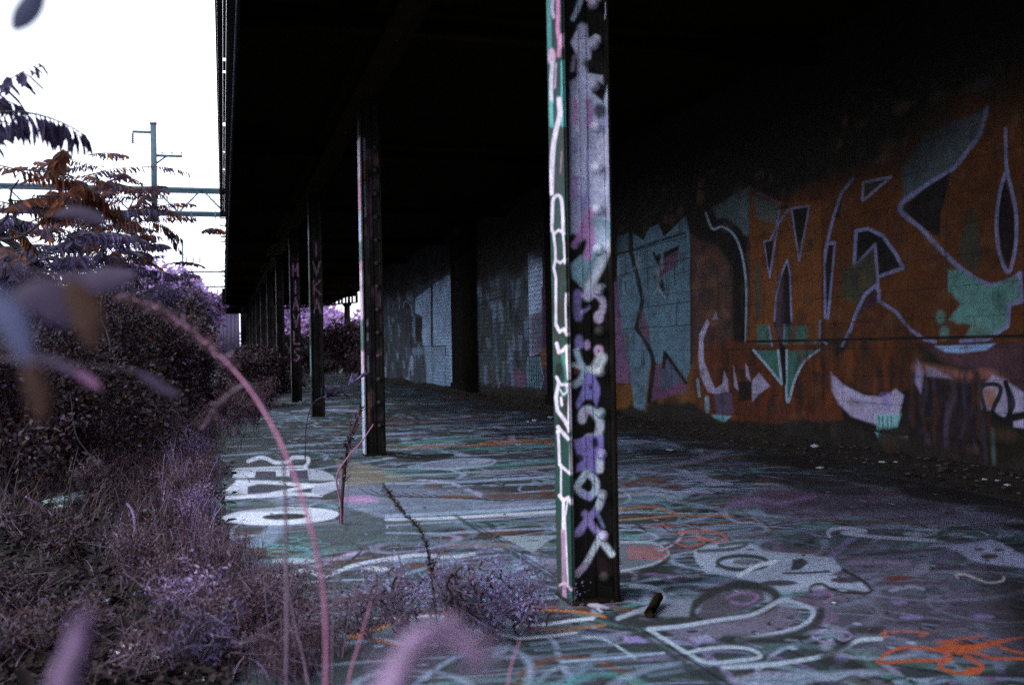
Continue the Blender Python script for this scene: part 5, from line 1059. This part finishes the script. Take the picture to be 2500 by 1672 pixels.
# litter
x1, y1 = band(9000, r3, -200, 620, 960, 1700); keep = (x1 < -.06+.10*r3.random(len(x1))) ; x1, y1 = x1[keep], y1[keep]
n = len(x1); P = np.stack([x1, y1, .008+.03*r3.random(n)], 1); d = r3.normal(0, 1, (n, 3)); d[:, 2] *= .25; nm = r3.normal(0, .35, (n, 3)); nm[:, 2] += 1
L = r3.uniform(.015, .05, n)*(1+y1*.06); V, Fa = leaves(P, d, nm, L, L*.55, .25); mb = MB().add(V, Fa)
x2, y2 = r3.uniform(-8, -.4, 9000), r3.uniform(1.5, 20, 9000); P = np.stack([x2, y2, .008+.05*r3.random(9000)], 1); d = r3.normal(0, 1, (9000, 3)); d[:, 2] *= .3; nm = r3.normal(0, .35, (9000, 3)); nm[:, 2] += 1
L = r3.uniform(.03, .09, 9000); V, Fa = leaves(P, d, nm, L, L*.55, .25); mb.add(V, Fa)
tag(mb.build('leaf_litter', M['leaf_litter']), kind='stuff')
# grasses: tangle along the dock edge
mb = MB()
CL = np.array([(430,1090),(470,1130),(400,1150),(450,1200),(490,1250),(420,1260),(465,1310),(500,1350),(430,1370),(520,1400),(470,1440),(560,1450),(600,1500),(520,1530),(640,1560),(590,1620),(680,1640),(650,1450),(700,1530),(760,1590),(730,1640),(610,1470),(480,1490),(540,1580),(300,1320),(340,1400),(450,1560),(380,1420),(350,1330),(330,1250),(420,1040),(480,1060),(540,1040),(600,1030),(520,1010),(350,1100),(300,1180),(560,1390),(620,1420),(690,1500),(380,1620),(330,1560)], float)
def gr(n, sel, h, w, lean=.6, sx=24, sy=22, xmax=.4):
    c = CL[sel][r3.integers(0, len(CL[sel]), n)]; px = c[:, 0]+r3.normal(0, sx, n); py = np.maximum(c[:, 1]+r3.normal(0, sy, n), 975)
    P = np.array([on_floor(a, b) for a, b in zip(px, py)]); k = P[:, 0] < xmax; V, Fa = blades(k.sum(), P[k, 0], P[k, 1], h*(.4+.6*P[k, 1]/5), w*(.4+.6*P[k, 1]/5), r3, lean); mb.add(V, Fa)
AL = slice(None); gr(3600, AL, .13, .0036, .9, 34, 30); gr(600, AL, .20, .003, .45); gr(500, slice(0, 8), .20, .007, .4)
x, y = band(900, r3, -100, 380, 985, 1700); V, Fa = blades(len(x), x, y, .10, .004, r3, 1.3); mb.add(V, Fa)
x, y = band(1400, r3, 150, 640, 965, 1010); V, Fa = blades(len(x), x, y, .5, .012, r3, .7); mb.add(V, Fa)
x, y = band(2600, r3, 150, 520, 1000, 1200); V, Fa = blades(len(x), x, y, .26, .006, r3, .9); mb.add(V, Fa)
tag(mb.build('dry_grass', M['leaf_weed']), kind='stuff')
mb = MB(); gr(2200, AL, .14, .0045, .9, 40, 34)
x, y = band(3000, r3, -150, 480, 1000, 1300); V, Fa = blades(len(x), x, y, .24, .007, r3, 1.0); mb.add(V, Fa)
x, y = band(1500, r3, 150, 640, 965, 1010); V, Fa = blades(len(x), x, y, .42, .012, r3, .7); mb.add(V, Fa); gr(800, AL, .12, .005, .9)
tag(mb.build('dark_dry_grass', M['leaf_dark']), kind='stuff')
mb = MB(); gr(620, AL, .11, .0065, .7, 34, 30); gr(190, slice(0, 8), .24, .010, .3)
tag(mb.build('pale_dry_grass', M['leaf_pale']), kind='stuff')
# crumpled low weed patches: clumps of tiny leaves
def weed(label, px, py, w, h, n, ll, mat, seed, stems=8, lift=.0, curl=0, group='low weeds on the dock edge'):
    rng = np.random.default_rng(seed); base = on_floor(px, py); base[2] = 0
    root = empty('weed_plant', tuple(base)); tag(root, label, 'weed', group); off = Matrix.Translation(-Vector(tuple(base)))
    st = MB(); P = []; Dn = []
    for k in range(stems):
        a = rng.uniform(0, 6.28); e = base+np.array([math.cos(a)*w*rng.uniform(.3, 1), math.sin(a)*w*rng.uniform(.2, .8), h*rng.uniform(.55, 1.05)])
        c = smooth_pts([base+rng.normal(0, .01, 3)*[1, 1, 0], (base+e)/2+rng.normal(0, .02, 3)+[0, 0, h*.12], e], 6); st.tube(c, np.linspace(.0026, .001, len(c)), 4)
        for q in range(4):
            j = rng.integers(3, len(c)); tw = smooth_pts([c[j], c[j]+rng.normal(0, .03, 3)+[0, 0, .01], c[j]+rng.normal(0, .055, 3)+[0, 0, .02]], 4); st.tube(tw, np.linspace(.0015, .0007, len(tw)), 4)
            m_ = n//(stems*4); P.append(tw[rng.integers(0, len(tw), m_)]+rng.normal(0, .016, (m_, 3)))
    P = np.vstack(P); P = P[P[:, 2] > .004]; d = rng.normal(0, 1, P.shape); V, Fa = leaves(P, d, rng.normal(0, 1, P.shape), ll*rng.uniform(.5, 1.5, len(P)), ll*.4, .3)
    o = st.build('stems', M['stem_lilac'], root); o.matrix_parent_inverse = off
    o = MB().add(V, Fa).build('leaves', mat, root); o.matrix_parent_inverse = off
    if curl:
        cm = MB()
        for k in range(curl):
            a = rng.uniform(0, 6.28); c0 = base+np.array([math.cos(a)*w*rng.uniform(0, .7), math.sin(a)*w*.5, h*rng.uniform(.25, .95)]); th = np.linspace(0, rng.uniform(2, 4.2), 8); r = rng.uniform(.008, .02); ph = rng.uniform(0, 6.28)
            c = np.stack([c0[0]+r*np.cos(th+ph), c0[1]+r*.5*np.sin(th), c0[2]-th*.010+r*np.sin(th+ph)], 1); cm.tube(c, np.linspace(.0045, .0015, 8), 4)
        o = cm.build('curled_leaves', M['leaf_curl'], root); o.matrix_parent_inverse = off
W_ = [('violet-blue blossoming weed spreading left of the nearest column foot', 1200, 1560, .24, .23, 6000, .0085, 'leaf_blue', 26, 34),
      ('pale lilac weed close against the nearest column foot', 1300, 1545, .10, .13, 1500, .0075, 'leaf_pale', 12, 5),
      ('dark curled dead weed in front of the blossoms, tallest there', 1120, 1590, .11, .27, 900, .007, 'leaf_weed', 12, 46),
      ('wispy lilac weed left of the blossoms', 980, 1540, .17, .20, 1900, .0075, 'leaf_blue', 16, 24),
      ('pinkish tuft on the white painted line', 640, 1430, .035, .05, 420, .007, 'leaf_pale', 8, 0),
      ('lilac weed clump at the bottom middle of the thicket', 560, 1580, .13, .17, 1300, .016, 'leaf_weed', 14, 0),
      ('pale lilac weed with knobbly tips right of the white tangle', 470, 1520, .12, .17, 520, .020, 'leaf_pale', 12, 0),
      ('brown-violet weed clump above the white tangle', 400, 1480, .13, .16, 1100, .016, 'leaf_weed', 12, 0),
      ('fine lilac weed at the dock edge below the white letters', 540, 1400, .17, .20, 1600, .009, 'leaf_weed', 12, 0),
      ('upright violet weed left of the white letters', 455, 1260, .17, .30, 2200, .012, 'leaf_weed', 12, 0),
      ('bushy violet weed farther up the dock edge', 450, 1130, .28, .42, 2400, .018, 'leaf_weed', 12, 0),
      ('violet weed beside the arching stem', 580, 1060, .42, .46, 3200, .022, 'leaf_weed', 12, 0),
      ('dusky weed before the far columns', 600, 1000, .5, .45, 3000, .030, 'leaf_weed', 12, 0),
      ('dusky weed under the dark bushes', 440, 1010, .5, .45, 3000, .030, 'leaf_weed', 12, 0),
      ('dusky weed left under the dark bushes', 280, 1020, .5, .4, 2600, .026, 'leaf_weed', 12, 0),
      ('lilac weed at the picture foot by the tall pink stem', 690, 1660, .10, .14, 1300, .008, 'leaf_weed', 12, 0),
      ('knobbly lilac weed below the plastic tangle', 360, 1665, .09, .09, 260, .016, 'leaf_weed', 10, 0),
      ('bright-tipped lilac weed between the fine clump and the tall pink stem', 650, 1560, .10, .13, 420, .017, 'leaf_pale', 12, 0),
      ('sparse pinkish weed right of the tall pink stem', 830, 1600, .13, .16, 700, .008, 'leaf_weed', 12, 0),
      ('reddish wispy weed on the slab below the white line', 740, 1480, .14, .15, 800, .008, 'leaf_weed', 12, 0),
      ('dark violet leafy weed in the middle of the bottom thicket', 500, 1640, .09, .13, 700, .020, 'leaf_violet', 10, 0),
      ('brown-red weed at the edge of the litter', 330, 1400, .14, .17, 1500, .012, 'leaf_weed', 12, 0),
      ('pale-tipped upright weed left of the letter O', 480, 1290, .12, .20, 1000, .014, 'leaf_pale', 12, 0),
      ('pale-tipped upright weed level with the top letter', 470, 1150, .18, .28, 1300, .018, 'leaf_pale', 12, 0),
      ('dark leafed weed at the bottom left corner', 60, 1620, .14, .10, 900, .02, 'leaf_dark', 10, 0),
      ('dark weed in the litter right of the bottom left corner', 190, 1560, .15, .10, 900, .018, 'leaf_dark', 10, 0),
      ('dark weed at the left frame edge under the white scrap', 10, 1500, .15, .12, 1000, .02, 'leaf_dark', 10, 0),
      ('dark low weed left of the hook shaped blade', 160, 1370, .22, .14, 1200, .022, 'leaf_dark', 10, 0),
      ('dark weed in front of the teal board', 90, 1330, .24, .12, 1100, .022, 'leaf_dark', 10, 0),
      ('dark brown weed right of the teal board', 270, 1240, .30, .24, 1600, .024, 'leaf_dark', 12, 0),
      ('dark brown weed behind the teal board', 170, 1160, .45, .34, 1900, .032, 'leaf_dark', 12, 0),
      ('dark weed at the left frame edge behind the teal board', 20, 1140, .45, .34, 1900, .032, 'leaf_dark', 12, 0),
      ('dark rusty weed under the sapling clump', 330, 1110, .40, .42, 2200, .030, 'leaf_dark', 12, 0),
      ('tall dark rusty weed before the long bush', 220, 1060, .60, .60, 2400, .042, 'leaf_dark', 12, 0),
      ('feathery purple weed reaching over the slab behind the top letter', 620, 1035, .42, .36, 2200, .022, 'leaf_weed', 14, 0),
      ('feathery brown weed spilling onto the slab below the white line', 680, 1560, .15, .17, 1500, .010, 'leaf_weed', 14, 0),
      ('thin feathery weed between the tall pink stem and the blossoms', 900, 1560, .14, .16, 900, .009, 'leaf_weed', 12, 6),
      ('lilac and brown weed leaning toward the top letter', 500, 1100, .22, .34, 1700, .018, 'leaf_weed', 12, 0),
      ('lilac and brown weed beside the letter N', 500, 1210, .13, .22, 1500, .013, 'leaf_weed', 12, 0),
      ]
for i, (lab, px, py, w, h, n, ll, mt, stn, cl) in enumerate(W_): weed(lab, px, py, w, h, n, ll, M[mt], 70+i, stn, 0, cl)

# ------------------------------------------------------------------ single stems close to the lens
def stem(label, pts, rad, mat, seed=0, head=None, cat='grass stem', name='grass_stem', group='grass stems close to the lens', zc_ground=None):
    """pts: (px, py, depth)"""
    W3 = [D(a, b, c) for a, b, c in pts]; 
    foot = W3[-1].copy(); foot[2] = 0.0
    c = smooth_pts(W3, 8)
    if c[-1][2] > .02: c = np.vstack([c, c[-1]+(foot-c[-1])*np.linspace(.08, 1, 10)[:, None]])
    n = len(c); r = np.linspace(rad*.45, rad, n)
    root = empty(name, tuple(foot)); tag(root, label, cat, group); off = Matrix.Translation(-Vector(tuple(foot)))
    o = MB().tube(c, r, 6).build('stalk', mat, root, smooth=True); o.matrix_parent_inverse = off
    if head:
        m0, cnt, ll, frac = head; rng = np.random.default_rng(seed); k = int(n*frac); idx = rng.integers(0, max(2, k), cnt)
        d = rng.normal(0, 1, (cnt, 3)); t = np.gradient(c, axis=0)[idx]; t /= np.linalg.norm(t, axis=1)[:, None]; d = d*.6-t*1.0
        V, Fa = leaves(c[idx]+rng.normal(0, rad*.6, (cnt, 3)), d, rng.normal(0, 1, (cnt, 3)), ll*rng.uniform(.6, 1.2, cnt), ll*.22, .2)
        o = MB().add(V, Fa).build('seed_head', m0, root); o.matrix_parent_inverse = off
    return root
stem('long pink grass stem arching over from the far left, running down to the bottom edge', [(300,722,1.5),(400,760,1.45),(500,835,1.4),(590,925,1.35),(660,1030,1.3),(715,1150,1.25),(760,1290,1.2),(788,1420,1.2),(797,1560,1.2),(795,1720,1.2)], .0030, M['stem_pink'], 1, (M['leaf_weed'], 260, .016, .28))
stem('thinner pinkish stem branching down left from the arching stem', [(500,1040,1.5),(530,990,1.45),(570,955,1.42),(612,940,1.4),(650,1000,1.45),(690,1120,1.5),(700,1400,1.5),(700,1700,1.5)], .0030, M['stem_lilac'], 2, (M['leaf_weed'], 60, .012, .3))
stem('thick soft pink seed head bending over at the bottom centre, out of focus', [(1180,1610,.50),(1135,1572,.50),(1080,1550,.50),(1030,1560,.49),(990,1605,.48),(960,1670,.47),(930,1760,.46)], .0088, M['near_lilac'], 3, (M['near_lilac'], 900, .005, .8))
stem('broad blurred pink grass blade at the lower left', [(206,1500,.46),(200,1545,.46),(180,1610,.45),(155,1680,.44),(130,1780,.43)], .0105, M['near_mauve'], 4)
stem('thin pale stem crossing the white letters', [(855,1080,1.9),(850,1180,1.9),(838,1290,1.9),(822,1380,1.9),(812,1520,1.9),(812,1700,1.9)], .0019, M['stem_lilac'], 5)
stem('slanting lilac stem below the white line', [(690,1350,2.0),(704,1430,2.0),(720,1520,2.0),(740,1600,2.0),(760,1700,2.0)], .0032, M['stem_lilac'], 6)
stem('dark red-brown stalk before the second column', [(880,1000,5.1),(858,1060,5.1),(846,1110,5.15),(838,1180,5.2),(834,1240,5.2),(832,1288,5.2)], .011, M['leaf_curl'], 7, (M['leaf_weed'], 120, .04, .6))
stem('pink twig leaning right up the second column', [(912,1035,5.0),(885,1075,5.0),(850,1115,5.05),(822,1165,5.1),(832,1230,5.15),(833,1288,5.2)], .006, M['stem_pink'], 8)
stem('faint lilac stalk in front of the dock floor left of the column', [(1270,1560,1.6),(1250,1620,1.6),(1235,1700,1.6)], .0025, M['stem_pink'], 9)
stem('thin lilac stalk at the bottom centre', [(1062,1620,1.3),(1058,1700,1.3)], .0030, M['stem_lilac'], 10)
stem('red-violet stalk leaning at the bottom, left of the blurred seed head', [(905,1470,1.6),(880,1560,1.6),(856,1640,1.6),(845,1720,1.6)], .0028, M['stem_pink'], 11)
stem('dark seedy weed stalk rising over the blossoms', [(940,1190,2.9),(985,1250,2.9),(1030,1300,2.95),(1050,1380,2.95),(1062,1480,3.0),(1075,1590,3.0)], .0026, M['leaf_curl'], 12, (M['leaf_curl'], 300, .018, .85))
stem('thin twig with a slate leaf in front of the third column', [(870,925,7.6),(835,955,7.6),(800,965,7.6),(765,985,7.7),(748,1040,7.8),(745,1130,7.9)], .0045, M['leaf_violet'], 13, (M['leaf_violet'], 26, .12, .5))
G = lambda py: F*.9/(py-868)
stem('bare grey twig crossing the dark litter at the left', [(172,960,5.9),(180,1030,5.9),(190,1070,5.9),(215,1105,5.9),(260,1165,5.9),(300,1228,5.9)], .0050, M['bark'], 14)
stem('thin grey straight twig beside the crossing one', [(192,1090,5.2),(178,1150,5.2),(168,1220,5.2),(167,1283,5.2)], .004, M['bark'], 15)
stem('curled lilac blade shaped like a hook in the litter', [(308,1226,4.65),(324,1248,4.65),(331,1285,4.65),(328,1310,4.65),(318,1330,4.65)], .012, M['leaf_pale'], 16)
stem('short lilac blade next to the hook shaped one', [(278,1300,4.65),(292,1316,4.65),(312,1332,4.65)], .0085, M['leaf_pale'], 17)
stem('blurred lilac blade lying left of the teal board', [(64,1212,5.4),(90,1230,5.45),(112,1246,5.5),(128,1262,5.5)], .014, M['leaf_pale'], 18)
def long_twig(lab, a, b, r, m):
    A, Bq = on_floor(*a), on_floor(*b); A[2] += .02; Bq[2] += .05
    tag(MB().tube(smooth_pts([A, (A+Bq)/2+[0, 0, .05], Bq], 6), [r]*13, 6).build('twig', m), lab, 'twig', 'twigs lying in the litter')
long_twig('pale forked twig leaning over the litter', (180,1290), (262,1200), .008, M['bark'])
long_twig('thin grey twig lying far left in the litter', (55,1082), (172,1060), .014, M['bark'])
long_twig('straight brown twig lying right of the teal board', (185,1295), (245,1225), .006, M['barkdark'])
long_twig('pink twig lying under the white tangle to the tall stem', (712,1590), (905,1500), .004, M['stem_pink'])

# leaves close to the lens
def big_leaf(label, pts, width, zc, mat, tilt=.3, group='blurred leaves close to the lens'):
    """pts midrib in the picture plane at depth zc; a cupped blade with a stalk"""
    W3 = smooth_pts([D(a, b, zc+dz) for a, b, dz in pts], 5); n = len(W3); t = np.linspace(0, 1, n); T = np.gradient(W3, axis=0); T /= np.linalg.norm(T, axis=1)[:, None]
    v = -f_*math.sin(tilt)+np.array([0, 0, 1])*0; S_ = np.cross(T, f_); S_ /= np.linalg.norm(S_, axis=1)[:, None]; S_ = S_*math.cos(tilt)+f_*math.sin(tilt)
    w = width*zc/F*(np.sin(np.clip(t*.93+.05, 0, 1)*math.pi)**.7)[:, None]; rows = []
    for u in (-1, -.6, 0, .6, 1): rows.append(W3+S_*w*u*.5+f_*(.12*abs(u)**2*w))
    V = np.stack(rows, 1).reshape(-1, 3); i = np.arange(n-1)[:, None]*5; j = np.arange(4)[None]; Fa = np.stack([i+j, i+j+1, i+j+6, i+j+5], -1).reshape(-1, 4)
    foot = W3[0]; root = empty('near_leaf', tuple(foot)); tag(root, label, 'leaf', group); off = Matrix.Translation(-Vector(tuple(foot)))
    o = link('blade', mesh_np('blade', V, Fa, smooth=True), mat, root); o.matrix_parent_inverse = off
    px0, py0, _ = pts[0]; e = D(min(px0-120, -120), py0-30, zc); e2 = D(-420, py0-10, zc); g0 = D(-470, 700, zc); g0[2] = 0
    o = MB().tube(np.vstack([smooth_pts([foot, (foot+e)/2+[0, 0, .004], e, e2], 5), e2+(g0-e2)*np.linspace(.1, 1, 8)[:, None]]), .0004, 4).build('stalk', M['stem_lilac'], root); o.matrix_parent_inverse = off
big_leaf('dark slate leaf hanging alone at the top left corner', [(100,-55,0),(80,0,0),(50,45,.0),(28,80,0)], 66, .62, M['near_slate'])
big_leaf('blurred slate-blue leaf at the left edge, mid height', [(-60,690,0),(-5,745,0),(40,810,0),(66,890,0)], 72, .42, M['near_blue'])
big_leaf('small pink leaf tip under the slate-blue leaf', [(40,835,0),(58,858,0),(66,880,0),(70,905,0)], 30, .55, M['near_pink'])
big_leaf('blurred brown leaf hanging below the slate-blue one', [(60,880,0),(80,930,0),(95,980,0),(100,1030,0)], 55, .5, M['near_brown'])
big_leaf('blurred rust-brown leaf left of the arching stem', [(160,690,0),(190,730,0),(215,790,0),(225,850,0)], 75, .60, M['near_brown'])
big_leaf('blurred purple leaf over the base of the saplings', [(20,735,0),(90,720,0),(150,760,0),(170,800,0)], 90, .65, M['near_purple'])
big_leaf('long blurred purple leaf below the saplings', [(150,672,0),(210,690,0),(270,680,0),(330,672,0)], 66, 1.1, M['near_purple'])
big_leaf('slim purple leaf with a pink tip at left centre', [(90,868,0),(130,882,0),(175,905,0),(215,925,0)], 26, .8, M['near_purple'])
big_leaf('pink leaf tip at left centre beside the slim purple leaf', [(185,908,0),(205,920,0),(225,934,0),(246,950,0)], 24, .8, M['near_pink'])
big_leaf('dim purple leaf in front of the dark bushes', [(330,905,0),(370,930,0),(410,955,0),(440,965,0)], 26, .9, M['near_purple'])
big_leaf('dark purple leaf across the orange fronds', [(130,525,0),(180,518,0),(230,530,0),(258,545,0)], 34, 1.2, M['near_purple'])

# ------------------------------------------------------------------ debris
def ribbon_tangle():
    rng = np.random.default_rng(12); mb = MB(); c0 = on_floor(390, 1620)
    traces = [[(265,1595),(295,1620),(330,1625),(370,1640),(385,1665)], [(300,1590),(322,1578),(318,1600),(300,1598)], [(330,1560),(350,1585),(352,1610),(375,1640)], [(365,1585),(392,1600),(388,1612)], [(312,1620),(325,1600),(345,1600)],
              [(355,1610),(380,1625),(395,1638)], [(310,1625),(325,1640),(345,1635)], [(345,1640),(370,1660),(385,1690)], [(372,1655),(405,1652)], [(240,1672),(255,1648)], [(455,1652),(480,1665),(500,1690)], [(325,1555),(345,1560),(340,1575)], [(445,1572),(455,1584)]]
    for tr_ in traces:
        P = [on_floor(a, b)+np.array([0, 0, rng.uniform(.006, .03)]) for a, b in tr_]
        c = smooth_pts(P, 5) if len(P) > 2 else np.array(P); mb.tube(c, rng.uniform(.0035, .0065), 6)
    tag(mb.build('plastic_tangle', M['plastic'], smooth=True), 'tangle of dirty white plastic strips in the weeds at the lower left', 'plastic scrap')
ribbon_tangle()
p = on_floor(175, 1238); q = on_floor(128, 1248)
mb = MB(); A = on_floor(128, 1243); Bq = on_floor(215, 1218); mb.bar(A+[0, 0, .035], Bq+[0, 0, .035], .13, .03).bar(A+[.05, .02, .01], Bq+[.05, .02, .01], .08, .02)
tag(mb.build('broken_board', M['wood']), 'broken teal painted board lying in the dark litter', 'board')
scraps = [(150,1250,.05,'white crumpled scrap against the teal board'), (365,1258,.045,'pale teal scrap at the edge of the violet weeds'), (286,1341,.016,'small white chip left of the hook shaped blade'), (338,1180,.014,'small pale chip above the hook shaped blade'), (14,1337,.022,'round pale stone at the left frame edge'),
          (8,1450,.05,'white crumpled scrap at the left frame edge'), (255,1480,.022,'pale flat chip above the plastic tangle'), (274,1384,.010,'tiny flat chip in the litter below the small white chip'), (693,990,.05,'pale flat stone beside the fourth column'), (316,1358,.010,'tiny pale chip right of the small white chip'), (410,1505,.012,'tiny pale chip among weeds over the plastic tangle'), (738,985,.05,'pale flat stone right of the third column')]
for i, (px, py, r, lab) in enumerate(scraps):
    p = on_floor(px, py); V, Fa = rock(r, 300+i, .45); o = link('scrap', mesh_np('scrap', V, Fa), M['stone' if i != 1 else 'wood']); o.location = (p[0], p[1], .012); tag(o, lab, 'scrap', 'pale scraps in the litter')
